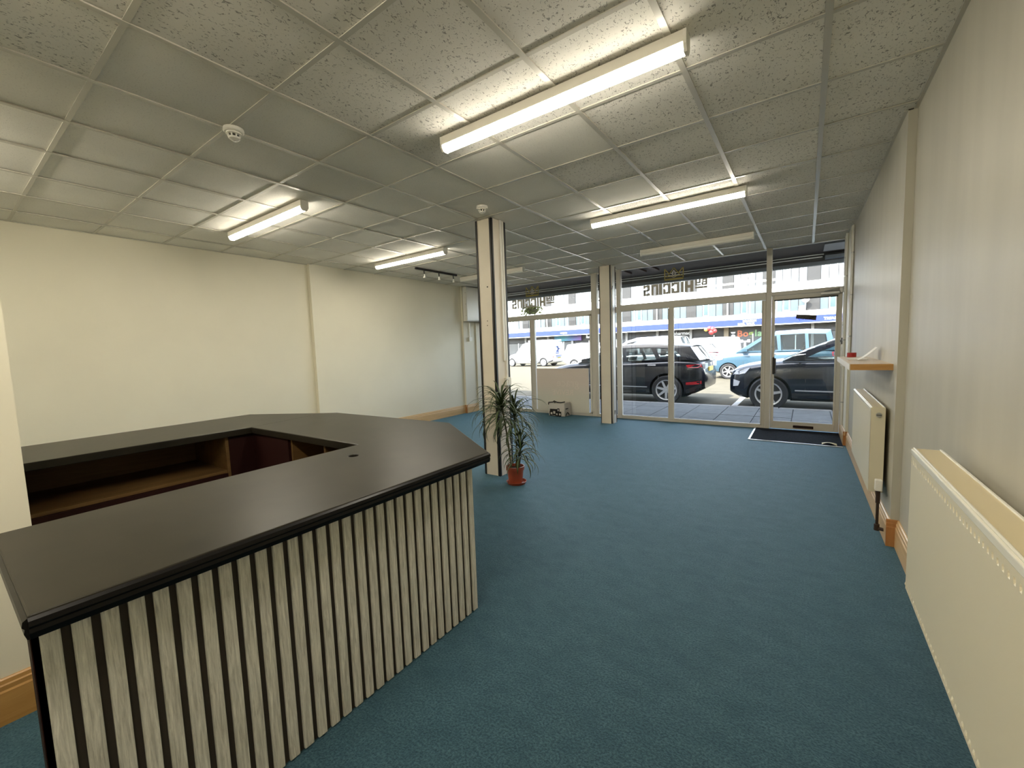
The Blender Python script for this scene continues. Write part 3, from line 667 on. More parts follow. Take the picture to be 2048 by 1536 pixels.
# curled leaflet
cv = B(); n = 10
prof = [(0.352 + 0.115 * (i / n), 1.2445 + 0.10 * (i / n) ** 1.3) for i in range(n + 1)]
rings = [[(x, 4.42, z), (x, 4.56, z), (x, 4.56, z + .0012), (x, 4.42, z + .0012)] for x, z in prof]
cv.loft(rings).to('leaflet', 'paper', smooth=60, label='curled white leaflet standing up on the wall shelf against the wall', cat='leaflet')
t = thing('tape_roll', (0.36, 5.18, 1.2405), 'small red tape roll at the far end of the wall shelf', 'tape')
B().lathe([(.020, 1.2405), (.036, 1.2405), (.036, 1.282), (.020, 1.282), (.020, 1.2405)], (.36, 5.18, 0), 22).to('roll', 'red', t, smooth=40)
B().lathe([(.016, 1.241), (.0195, 1.241), (.0195, 1.281), (.016, 1.281), (.016, 1.241)], (.36, 5.18, 0), 18).to('core', 'paper', t, smooth=40)

# ------------------------------------------------------------------ services in the window corner
t = thing('key_switch', (0.432, 7.55, 1.36), 'grey key switch box on the pier beside the door', 'switch')
box(0.398, 0.445, 7.52, 7.585, 1.335, 1.425).to('box', 'darksteel', t, bevel=.006)
B().cyl((.398, 7.552, 1.38), (.391, 7.552, 1.38), .016, n=16).to('key_barrel', 'black', t)
t = thing('door_entry_unit', (0.432, 7.55, 1.20), 'slim white entry unit fixed below the key switch', 'entry phone')
box(0.405, 0.445, 7.515, 7.59, 1.02, 1.325).to('case', 'whitepl', t, bevel=.006)
box(0.401, 0.405, 7.535, 7.57, 1.24, 1.29).to('grille', 'steel', t)
def pipe(x, y, r, z0, z1, label):
    t = thing('conduit', (x, y, z0), label, 'conduit', 'service pipes in the door corner')
    B().cyl((x, y, z0), (x, y, z1), r, n=12).to('pipe', 'white', t, smooth=40)
    for z in [z0 + (z1 - z0) * f for f in (.12, .45, .78)]:
        B().lathe([(r, z), (r + .005, z), (r + .005, z + .018), (r, z + .018)], (x, y, 0), 12).to('saddle_clip', 'steel', t)
pipe(0.428, 7.60, .014, 1.425, CEIL, 'thin white conduit dropping from the ceiling to the key switch')
pipe(0.430, 7.45, .016, 0.19, CEIL, 'thicker white pipe in front of the key switch conduit')
pipe(0.460, 6.94, .011, 1.24, CEIL, 'thin white pipe clipped where the streaky wall meets the pier')

# boxed-in shutter housing in the far corner
t = thing('shutter_housing', (-6.23, 7.43, 2.07), 'white boxed housing high up in the far corner', 'boxing')
box(-6.282, -6.178, 7.075, 7.775, 2.075, 2.832).to('box', 'white', t, bevel=.004)
box(-6.178, -6.168, 7.085, 7.77, 2.09, 2.815).to('front_cover', 'white', t, bevel=.002)
for z in (2.2, 2.45, 2.7): B().cyl((-6.195, 7.075, z), (-6.195, 7.068, z), .008, n=8).to('screw', 'steel', t)
box(-6.282, -6.262, 7.47, 7.775, 0.0, 2.075).to('trim_2', 'wall', kind='structure')
t = thing('wall_switch', (-6.28, 7.27, 1.6), 'white switch at the end of a conduit in the far corner', 'switch')
box(-6.282, -6.268, 7.262, 7.280, 1.72, 2.075).to('conduit', 'white', t)
box(-6.282, -6.255, 7.225, 7.315, 1.63, 1.72).to('switch_plate', 'whitepl', t, bevel=.004)
box(-6.255, -6.250, 7.255, 7.285, 1.655, 1.695).to('rocker', 'white', t)

# ------------------------------------------------------------------ door mat and leaflet
t = thing('entrance_mat', (-0.1, 7.25, 0), 'charcoal entrance mat with a pale metal edge inside the door', 'mat')
box(-0.64, 0.42, 6.82, 7.77, 0.0005, 0.008).to('matting', 'mat', t)
mb = B(); mb.box(-0.662, -0.64, 6.80, 7.77, 0.0005, 0.012); mb.box(-0.64, 0.42, 6.80, 6.818, 0.0005, 0.011)
mb.to('edge_strip', 'metal', t)
lf = B(); rr = [[(0.20 + .16 * f, 6.86 + .02 * math.sin(f * 5), .010 + .028 * math.sin(PI * f) * (1 - .3 * f)), (0.20 + .16 * f, 6.97, .010 + .012 * math.sin(PI * f)), (0.20 + .16 * f, 6.97, .0115 + .012 * math.sin(PI * f)), (0.20 + .16 * f, 6.86 + .02 * math.sin(f * 5), .0115 + .028 * math.sin(PI * f) * (1 - .3 * f))] for f in [i / 8 for i in range(9)]]
lf.loft(rr).to('flyer', 'yellow', smooth=60, label='yellowish flyer lying on the entrance mat', cat='flyer')

# ------------------------------------------------------------------ potted plant
PX, PY = -2.515, 3.555
t = thing('potted_plant', (PX, PY, 0), 'spiky leaved dragon tree in a terracotta pot in front of the column', 'plant')
B().lathe([(0, .004), (.095, .004), (.108, .030), (.104, .030), (.090, .010), (0, .010)], (PX + .018, PY - .008, 0), 32).to('saucer', 'terracotta', t, smooth=40)
B().lathe([(0, .011), (.072, .011), (.088, .150), (.097, .150), (.099, .188), (.092, .188), (.088, .160), (.086, .160), (0, .158)], (PX, PY, 0), 36).to('pot', 'terracotta', t, smooth=35)
B().lathe([(0, .162), (.084, .161)], (PX, PY, 0), 24).to('soil', 'soil', t)
def leaf(base, az, el, L, droop, wd):
    for _try in range(12):
        b = B(); n = 8; p = Vector(base); rings = []; e = el; hit = False
        for i in range(n + 1):
            f = i / n
            d = Vector((math.cos(az) * math.cos(e), math.sin(az) * math.cos(e), math.sin(e)))
            s = Vector((-math.sin(az), math.cos(az), 0)); up = s.cross(d)
            ww = wd * (0.75 + .5 * f if f < .35 else (1.0 if f < .55 else max(.04, 1.0 - ((f - .55) / .45) ** 1.4)))
            rings.append((p - s * ww * .5 + up * ww * .12, p.copy(), p + s * ww * .5 + up * ww * .12))
            if -3.04 < p.x < -2.765 and p.y > 3.628 or p.z < .03: hit = True
            p = p + d * (L / n); e -= droop / n * (0.5 + 1.0 * f)
        if not hit: break
        az += random.uniform(.6, 1.6); L *= .96
    vs = [q for r in rings for q in r]
    fs = []
    for i in range(n):
        a = 3 * i; fs += [(a, a + 1, a + 4, a + 3), (a + 1, a + 2, a + 5, a + 4)]
    b.add(vs, fs); o = b.to('leaf', 'leaf', t, smooth=60)
    sm_ = o.modifiers.new('thick', 'SOLIDIFY'); sm_.thickness = .0008
stems = [((PX - .035, PY - .02), (-2.615, 3.48, .88), 78, .44), ((PX + .005, PY + .02), (-2.505, 3.56, .78), 66, .42), ((PX + .045, PY - .005), (-2.405, 3.50, .46), 58, .31)]
for (bx, by), top, cnt, LL in stems:
    tp = Vector(top); b0 = Vector((bx, by, .15)); mid = (b0 + tp) / 2 + Vector((.012, 0, 0))
    B().tube([b0, b0.lerp(mid, .5), mid, mid.lerp(tp, .6), tp], [.010, .0095, .009, .0085, .007], 8).to('stem', 'stem', t, smooth=60)
    for k in range(cnt):
        f = k / cnt
        az = k * 2.39996 + random.uniform(-.2, .2)
        el = math.radians(78 - 85 * (1 - f) + random.uniform(-10, 10))
        leaf(tp - Vector((0, 0, .17 * (1 - f))), az, el, LL * random.uniform(.75, 1.08), random.uniform(1.8, 2.9), .0165 + random.uniform(0, .005))

# ------------------------------------------------------------------ display board and cooler bag at the window
t = thing('display_board', (-4.19, 7.74, 0), 'back of a pale display board with faint ghost lettering, leaning at the window glass', 'board')
box(-4.815, -3.585, 7.745, 7.757, 0.062, 0.978).to('sheet', 'boardA', t)
text_b('grace', 0.245, lambda u, v, d: (-3.80 - u, 7.7445 - d, 0.60 + v), depth=.001).to('ghost_lettering', 'boardtext', t)
text_b('REVIVE', 0.165, lambda u, v, d: (-3.93 - u, 7.7445 - d, 0.42 + v), depth=.001).to('ghost_lettering', 'boardtext', t)
bx0, bx1, by0, by1 = -4.385, -3.985, 7.49, 7.70
t = thing('cooler_bag', ((bx0 + bx1) / 2, 7.6, 0), 'white bag printed with black silhouettes in front of the display board', 'bag')
bg = B(); bg.loft([[(bx0, by0, 0.004), (bx1 - .02, by0 - .02, 0.004), (bx1, by1, 0.004), (bx0, by1, 0.004)], [(bx0 - .004, by0 - .008, .15), (bx1 - .012, by0 - .03, .15), (bx1 + .008, by1, .15), (bx0 - .004, by1, .15)], [(bx0, by0, .285), (bx1 - .02, by0 - .02, .285), (bx1, by1, .29), (bx0, by1, .285)]])
bg.to('body', 'bagwhite', t, bevel=.012)
b = B(); yq = by0 - .034
def flat(x0, x1, z0, z1): b.box(x0, x1, yq - .001, yq + .012, z0, z1)
flat(-4.335, -4.17, .03, .155); flat(-4.345, -4.30, .02, .11); flat(-4.21, -4.155, .01, .10); flat(-4.165, -4.12, .01, .17); flat(-4.13, -4.08, .008, .105)
b.to('print', 'bagblack', t)
b = B(); yq -= .003
for x, z, s in ((-4.30, .065, .020), (-4.235, .085, .024), (-4.142, .135, .016), (-4.175, .05, .016), (-4.105, .05, .017)): flat(x - s, x + s, z - s * 1.1, z + s * 1.1)
b.to('print_window', 'bagwhite', t)
b = B(); b.box(bx1 - .01, bx1 + .010, 7.50, 7.58, .155, .172)
b.tube([(bx1 + .008, 7.48 + .035 * k, .03 + .055 * math.sin(PI * k / 4)) for k in range(5)], .010, 6)
b.to('side_print', 'bagblack', t)
b = B(); b.tube([(bx0 + .004, by0 - .012, .24), (bx0 + .006, by0 - .006, .285), (bx0 + .12, by0 - .02, .300), (bx0 + .15, by0 - .03, .325), (bx0 + .22, by0 - .03, .298), (bx0 + .30, by0 - .03, .294), (bx1 - .01, by0 - .01, .312)], .011, 8)
b.tube([(bx0 + .15, by0 - .035, .325), (bx0 + .165, by0 - .04, .285), (bx0 + .185, by0 - .035, .30)], .010, 8)
b.to('strap', 'bagblack', t, smooth=60)


# ================================================================== the street outside
M['slab'] = mat('paving concrete', (0.115, 0.119, 0.117), 0.95, spec=0.04, noise=(7, 0.12), bump=(60, 0.2))
M['joint'] = mat('dark paving joint', (0.04, 0.04, 0.039), 0.9)
M['kerb'] = mat('kerb concrete', (0.20, 0.198, 0.19), 0.9, spec=0.08, noise=(9, 0.10))
M['road'] = mat('worn asphalt', (0.085, 0.077, 0.058), 0.95, spec=0.04, noise=(3, 0.10), bump=(120, 0.3))
M['roadline'] = mat('white road paint', (0.45, 0.45, 0.44), 0.7)
M['soffit'] = mat('dark canopy lining', (0.018, 0.012, 0.009), 0.75, noise=(4, 0.3))
M['fascia'] = mat('canopy fascia back', (0.035, 0.034, 0.032), 0.6, noise=(5, 0.2))
M['whiterail'] = mat('white rail', (0.92, 0.91, 0.88), 0.3)
M['lip'] = mat('slate grey canopy lip', (0.13, 0.145, 0.165), 0.5)
M['render'] = mat('white painted render', (0.80, 0.79, 0.75), 0.7)
M['bluefascia'] = mat('blue fascia', (0.004, 0.018, 0.22), 0.5)
M['clad'] = mat('grey ribbed cladding', (0.021, 0.020, 0.0185), 0.7)
M['pane1'] = mat('pale curtained pane', (0.050, 0.068, 0.077), 0.2, noise=(3, 0.10, (1, 1, .1)))
M['pane2'] = mat('light curtained pane', (0.12, 0.132, 0.138), 0.2, noise=(3, 0.10, (1, 1, .1)))
M['pane3'] = mat('greenish dark pane', (0.035, 0.06, 0.063), 0.15)
M['wframe'] = mat('white window frame', (0.84, 0.84, 0.80), 0.5)
M['wdark'] = mat('dark window joint', (0.02, 0.021, 0.022), 0.6)
M['shopdark'] = mat('dim shop interior', (0.028, 0.026, 0.025), 0.6, noise=(1.4, 0.5))
M['shopgrey'] = mat('grey shop glass', (0.05, 0.051, 0.051), 0.3, noise=(1.6, 0.35))
M['pier'] = mat('beige tiled pier', (0.20, 0.155, 0.10), 0.6)
M['rendershade'] = mat('pale stall riser', (0.25, 0.24, 0.225), 0.7)
M['turq'] = gradient_mat('turquoise to violet sign', [(0.02, 0.12, 0.22), (0.02, 0.18, 0.21), (0.04, 0.08, 0.22), (0.11, 0.045, 0.20)], 0, -22.4, -19.2)
M['boglas'] = gradient_mat('orange to green letters', [(0.62, 0.20, 0.08), (0.60, 0.34, 0.12), (0.40, 0.46, 0.12), (0.25, 0.45, 0.20)], 2, 1.62, 2.45)
M['orangeletter'] = mat('orange letter', (0.40, 0.10, 0.035), 0.5)
M['greenletter'] = mat('lime letter', (0.20, 0.27, 0.05), 0.5)
M['mintletter'] = mat('pale green letter', (0.16, 0.28, 0.13), 0.5)
M['whiteletter'] = mat('white letters', (0.8, 0.8, 0.8), 0.5)
M['redflower'] = mat('red decoration', (0.40, 0.03, 0.03), 0.6)
M['yelflower'] = mat('yellow decoration', (0.45, 0.28, 0.05), 0.6)
M['green'] = mat('basket foliage', (0.34, 0.40, 0.13), 0.6, noise=(14, 0.4))
M['brick'] = mat('street building render', (0.45, 0.40, 0.34), 0.9)
M['tyre'] = mat('tyre rubber', (0.018, 0.018, 0.019), 0.8)
M['rim'] = mat('alloy', (0.55, 0.55, 0.56), 0.3, metal=0.7)
M['rimdark'] = mat('dark wheel recess', (0.03, 0.03, 0.032), 0.6)
M['trimblk'] = mat('black car trim', (0.02, 0.021, 0.023), 0.5)
M['carblack'] = mat('near black car paint', (0.008, 0.009, 0.012), 0.20, spec=0.4, coat=0.15)
M['carnavy'] = mat('dark blue black car paint', (0.006, 0.010, 0.018), 0.20, spec=0.45, coat=0.2)
M['carblue'] = mat('light metallic blue car paint', (0.040, 0.080, 0.112), 0.25, spec=0.5, coat=0.6)
M['carsilver'] = mat('silver car paint', (0.15, 0.155, 0.16), 0.28, metal=0.2, coat=0.5)
M['carwhite'] = mat('white car paint', (0.78, 0.78, 0.77), 0.28, coat=0.4)
M['carglass'] = glass_mat('car glass', (0.50, 0.56, 0.56), gloss=0.25)
M['darkglass'] = glass_mat('tinted car glass', (0.16, 0.19, 0.20), gloss=0.3)
M['seat'] = mat('car seat', (0.02, 0.02, 0.021), 0.9)
M['lamp'] = mat('clear lamp', (0.55, 0.56, 0.58), 0.12)
M['taillamp'] = mat('red lamp', (0.40, 0.015, 0.02), 0.15)
M['plateY'] = mat('yellow number plate', (0.60, 0.42, 0.05), 0.5)
M['navytxt'] = mat('navy livery', (0.05, 0.08, 0.22), 0.5)

PZ, RZ = -0.02, -0.10
box(-45, 30, 7.87, 10.34, -0.2, PZ - 0.012).to('pavement', 'joint', kind='structure')
pav = bpy.data.objects['pavement']
sq = B().box(-.2905, .2905, -.2905, .2905, 0, .014).mesh('paving_slab')
r2 = random.Random(3)
for i in range(-15, 4):
    for j in range(4):
        link('paving_slab', sq, 'slab', pav, loc=(-1.38 + .595 * i + .2975, 8.19 + .595 * j, PZ - .012 + r2.uniform(-.002, .002)))
kb = B().box(-.45, .45, 0, .13, -.14, 0).mesh('kerb_stone')
for i in range(-12, 5): link('kerb_stone', kb, 'kerb', pav, bevel=.012, segs=1, loc=(.905 * i, 10.342, PZ))
road = box(-45, 30, 10.34, 36.5, -0.3, RZ).to('road', 'road', kind='structure')
for x in (-7.0, -1.36, 4.3): box(x - .06, x + .06, 10.60, 12.75, RZ, RZ + .004).to('road_marking', 'roadline', road)
for x in range(-10, 3): box(x * 5.4 - .06, x * 5.4 + .06, 18.3, 20.4, RZ, RZ + .004).to('road_marking', 'roadline', road)
box(-45, 30, 36.5, 41.5, -0.3, RZ + .1).to('floor_far_pavement', 'slab', kind='structure')

# our own terrace: neighbouring shop fronts, the storey above, the canopy over the pavement
box(-45, -6.6, -2.4, 7.87, -0.2, 3.0).to('wall_terrace_west', 'brick', kind='structure')
box(0.74, 30, -2.4, 7.87, -0.2, 3.0).to('wall_terrace_east', 'brick', kind='structure')
box(-45, 30, -2.4, 7.95, 3.0, 6.25).to('wall_upper_storey', 'brick', kind='structure')
t = thing('shop_canopy', (-3, 8.6, 2.9), 'dark lined canopy over the pavement outside the shop window', 'canopy')
box(-9.5, 1.2, 7.87, 9.33, 2.90, 3.0).to('soffit', 'soffit', t)
box(-9.5, 1.2, 9.30, 9.36, 2.775, 2.95).to('fascia_back', 'fascia', t)
box(-9.5, 1.2, 9.285, 9.37, 2.715, 2.778).to('lip', 'lip', t)
box(-9.5, 0.22, 9.27, 9.30, 2.887, 2.899).to('rail', 'whiterail', t); box(-9.5, 0.20, 9.27, 9.30, 2.844, 2.856).to('rail', 'whiterail', t)
box(-9.5, 0.2, 9.275, 9.30, 2.856, 2.888).to('rail_slot', 'black', t)
box(0.20, 0.62, 8.2, 8.85, 2.868, 2.90).to('junction_panel', 'lip', t); box(0.235, 0.64, 9.1, 9.28, 2.79, 2.84).to('junction_panel', 'lip', t)
for x in (-3.35, -3.05, -2.75, -2.5): box(x, x + .10, 7.95, 8.55, 2.862, 2.898).to('batten', 'redwood', t)

# hanging basket
HX, HY, HZ = -5.62, 8.9, 2.36
t = thing('hanging_basket', (HX, HY, HZ), 'hanging basket of green plants under the street canopy', 'hanging basket')
B().lathe([(0, HZ - .10), (.09, HZ - .09), (.15, HZ - .04), (.17, HZ + .02), (.15, HZ + .02), (0, HZ)], (HX, HY, 0), 20).to('bowl', 'stem', t, smooth=50)
cb = B()
for k in range(3):
    a = 2 * PI * k / 3; cb.cyl((HX + .16 * math.cos(a), HY + .16 * math.sin(a), HZ + .02), (HX, HY, 2.90), .004, n=5)
cb.to('chain', 'black', t)
fb = B()
for k in range(260):
    a = random.uniform(0, 2 * PI); rr_ = random.uniform(.02, .27); z = HZ + random.uniform(-.03, .13) - (rr_ / .27) ** 2 * .09
    c = Vector((HX + rr_ * math.cos(a), HY + rr_ * math.sin(a), z)); u = Vector((random.uniform(-1, 1), random.uniform(-1, 1), random.uniform(-.4, .6))).normalized() * .045; v_ = u.orthogonal().normalized() * .02
    fb.add([c - u, c + v_, c + u, c - v_], [(0, 1, 2, 3)])
link('foliage', fb.mesh('foliage', ORG[t.name]), 'green', t, kind='stuff')

# ------------------------------------------------------------------ parade of shops across the road
bd = thing('shopping_parade', (-14, 40, 0), 'white two storey shopping parade with a long blue fascia across the road', 'building')
FYB = 40.0
box(-36, 9, FYB + .25, FYB + 6, RZ, 9.5).to('core', 'shopdark', bd)
for z0, z1, yy in ((3.10, 3.57, FYB - .12), (5.05, 5.82, FYB - .06), (7.3, 9.5, FYB - .06)):
    box(-36, 9, yy, FYB + .3, z0, z1).to('spandrel_band', 'render', bd)
DX, MP = 0.375, 2.952
pane_cache = {}
def part_box(name, key, dims, m, loc, parent):
    if key not in pane_cache: pane_cache[key] = B().box(-dims[0] / 2, dims[0] / 2, 0, dims[1], 0, dims[2]).mesh(name)
    if not pane_cache[key].materials: pane_cache[key].materials.append(M[m])
    return link(name, pane_cache[key], m, parent, loc=loc)
r3 = random.Random(11)
for k in range(-2, 12):
    xc = DX - MP * k
    for fl, (z0, z1) in enumerate(((3.57, 5.05), (5.82, 7.3))):
        part_box('cladding_panel', ('c', fl), (.82, .2, z1 - z0), 'clad', (xc, FYB + .05, z0), bd)
        rb = B()
        for q in range(9): rb.box(xc - .38 + q * .09, xc - .35 + q * .09, FYB + .03, FYB + .05, z0, z0 + (.55 if fl == 0 else 1.48))
        if fl == 0: rb.to('cladding_ribs', 'clad', bd, kind='stuff')
        part_box('window_back', ('wb', fl), (2.13, .1, z1 - z0), 'wdark', (xc - MP / 2, FYB + .15, z0), bd)
        for q in range(4):
            xx = xc - MP / 2 - .80 + q * .533
            mt = 'pane1' if fl == 0 else 'pane2'
            fr = (q == 1)
            if fr:
                f = part_box('casement_frame', ('cf', fl), (.50, .06, z1 - z0 - .04), 'wframe', (xx, FYB + .09, z0 + .02), bd)
                part_box('glass_pane', ('pf', fl), (.33, .02, z1 - z0 - .28), 'pane3' if fl == 0 else 'pane2', (xx, FYB + .075, z0 + .14), bd)
            else:
                part_box('glass_pane', ('p', fl, r3.random() < .3), (.475, .05, z1 - z0 - .05), 'pane2' if r3.random() < .25 else mt, (xx, FYB + .10, z0 + .03), bd)
                if r3.random() < .5: part_box('curtain', ('ct', fl), (.10, .012, z1 - z0 - .1), 'wframe', (xx + r3.uniform(-.15, .15), FYB + .09, z0 + .05), bd)
for k in (1.5, 3.5, 5.5, 7.5): B().cyl((DX - MP * (k + .5), FYB - .18, 3.1), (DX - MP * (k + .5), FYB - .18, 5.0), .045, n=8).to('downpipe', 'render', bd)
# blue fascia over a shallow canopy
CY = 38.7
box(-36, 9, CY, CY + .12, 2.60, 3.112).to('blue_fascia', 'bluefascia', bd)
box(-36, 9, CY - .03, CY + .14, 2.545, 2.60).to('fascia_trim', 'render', bd)
box(-36, 9, CY + .12, FYB + .3, 2.56, 3.10).to('canopy_roof', 'rendershade', bd)
P2 = lambda x, z, y, s=1.0: (lambda u, v, d: (x + u * s, y - d, z + v))
for s, x, z, sz, y in (('DRAGON', -4.25, 2.89, .22, CY - .005), ('NAIL TALK', -4.6, 2.66, .24, CY - .005), ('TREASURES', 1.02, 2.74, .26, CY - .005), ('carpets', -21.0, 2.75, .26, CY - .005)):
    text_b(s, sz, P2(x, z, y), depth=.01, bold=.006).to('fascia_lettering', 'whiteletter', bd)
# shop fronts under it
SY = FYB + .1
for k in range(-2, 12):
    xa, xb = DX - MP * (k + 1), DX - MP * k
    part_box('shop_glass', ('sg', k % 2), (MP - .3, .1, 1.45), 'shopgrey' if k % 2 else 'shopdark', ((xa + xb) / 2, SY, .45), bd)
    part_box('stall_riser', 'sr', (MP - .3, .15, .45), 'rendershade', ((xa + xb) / 2, SY - .03, 0), bd)
    part_box('sign_board', ('sb', k % 3 == 0), (MP - .3, .12, .62), 'shopdark', ((xa + xb) / 2, SY - .02, 1.94), bd)
    part_box('shop_mullion', 'sm', (.07, .14, 1.5), 'wframe', ((xa + xb) / 2 + .4, SY - .06, .45), bd)
    part_box('pier', ('pr', k == 1), (.36 if k == 1 else .2, .3, 2.58), 'pier' if k == 1 else 'rendershade', ((-5.63 if k == 1 else xa), SY - .18, 0), bd)
text_b('pharmacy', .42, P2(-10.02, 2.12, SY - .03), depth=.01, bold=.006).to('pharmacy_lettering', 'whiteletter', bd)
lx = -4.82
for ch, m_, wd in (('B', 'orangeletter', .44), ('o', 'orangeletter', .42), ('g', 'greenletter', .44), ('l', 'mintletter', .20), ('a', 'mintletter', .44), ('s', 'mintletter', .36)):
    text_b(ch, .74, P2(lx, 1.74, SY - .03), depth=.02, bold=.022).to('shop_letter', m_, bd); lx += wd
B().lathe([(0, 0), (.13, 0), (.16, .22), (.10, .30), (0, .30)], (-5.1, SY - .1, 1.62), 12).to('sign_emblem', 'whiteletter', bd)
tb = B(); tb.add([(-5.3, SY - .12, 2.15), (-4.92, SY - .12, 2.15), (-4.98, SY - .12, 2.02), (-5.22, SY - .12, 2.02)], [(0, 1, 2, 3)]); tb.to('sign_emblem', 'whiteletter', bd)
box(-22.4, -19.2, SY - .25, SY - .05, 2.0, 2.72).to('gradient_sign', 'turq', bd)
k = box(-18.5, -18.0, SY - .5, SY - .42, 2.2, 2.72).to('projecting_sign', 'whiteletter', bd)
B().cyl((-18.25, SY - .52, 2.46), (-18.25, SY - .5, 2.46), .12, n=14).to('sign_dot', 'wdark', k)
t = thing('satellite_dish', (-.15, FYB - .3, 4.2), 'white satellite dish fixed between the upper windows of the parade', 'satellite dish')
B().lathe([(0, .0), (.14, .02), (.24, .07), (.25, .06), (.14, .0), (0, -.02)], (-.12, FYB - .35, 4.42), 20, axis=1).to('dish', 'wframe', t, smooth=50)
B().cyl((-.12, FYB - .05, 3.75), (-.12, FYB - .3, 4.4), .035, n=8).to('arm', 'wframe', t); box(-.55, -.1, FYB - .16, FYB - .0, 3.62, 3.95).to('bracket_box', 'wframe', t)
t = thing('door_decoration', (-6.55, FYB - 1.75, 2.3), 'red and yellow round decorations hanging outside a parade shop', 'decoration')
for i, (dx, dz, r, m_) in enumerate(((-.36, .12, .17, 'yelflower'), (-.1, .2, .2, 'redflower'), (.14, .14, .22, 'redflower'), (.05, -.12, .22, 'redflower'), (.30, -.02, .18, 'redflower'))):
    B().lathe([(0, -r), (r * .7, -r * .7), (r, 0), (r * .7, r * .7), (0, r)], (-6.55 + dx, FYB - 1.75, 2.3 + dz), 12).to('ball', m_, t, smooth=80)
B().cyl((-6.5, FYB - 1.75, 2.4), (-6.5, FYB - 1.32, 2.58), .01, n=6).to('string', 'wdark', t)
t = thing('street_post', (-2.62, 24.9, RZ), 'slim white street post with a small sign head beyond the blue car', 'post')
B().cyl((-2.62, 24.9, RZ), (-2.62, 24.9, 1.38), .045, n=10).to('pole', 'wframe', t)
pb = B(); pb.box(-2.85, -2.72, 24.86, 24.94, 1.32, 1.46); pb.box(-2.52, -2.39, 24.86, 24.94, 1.32, 1.46); pb.box(-2.72, -2.52, 24.87, 24.93, 1.34, 1.40); pb.to('head', 'wframe', t)

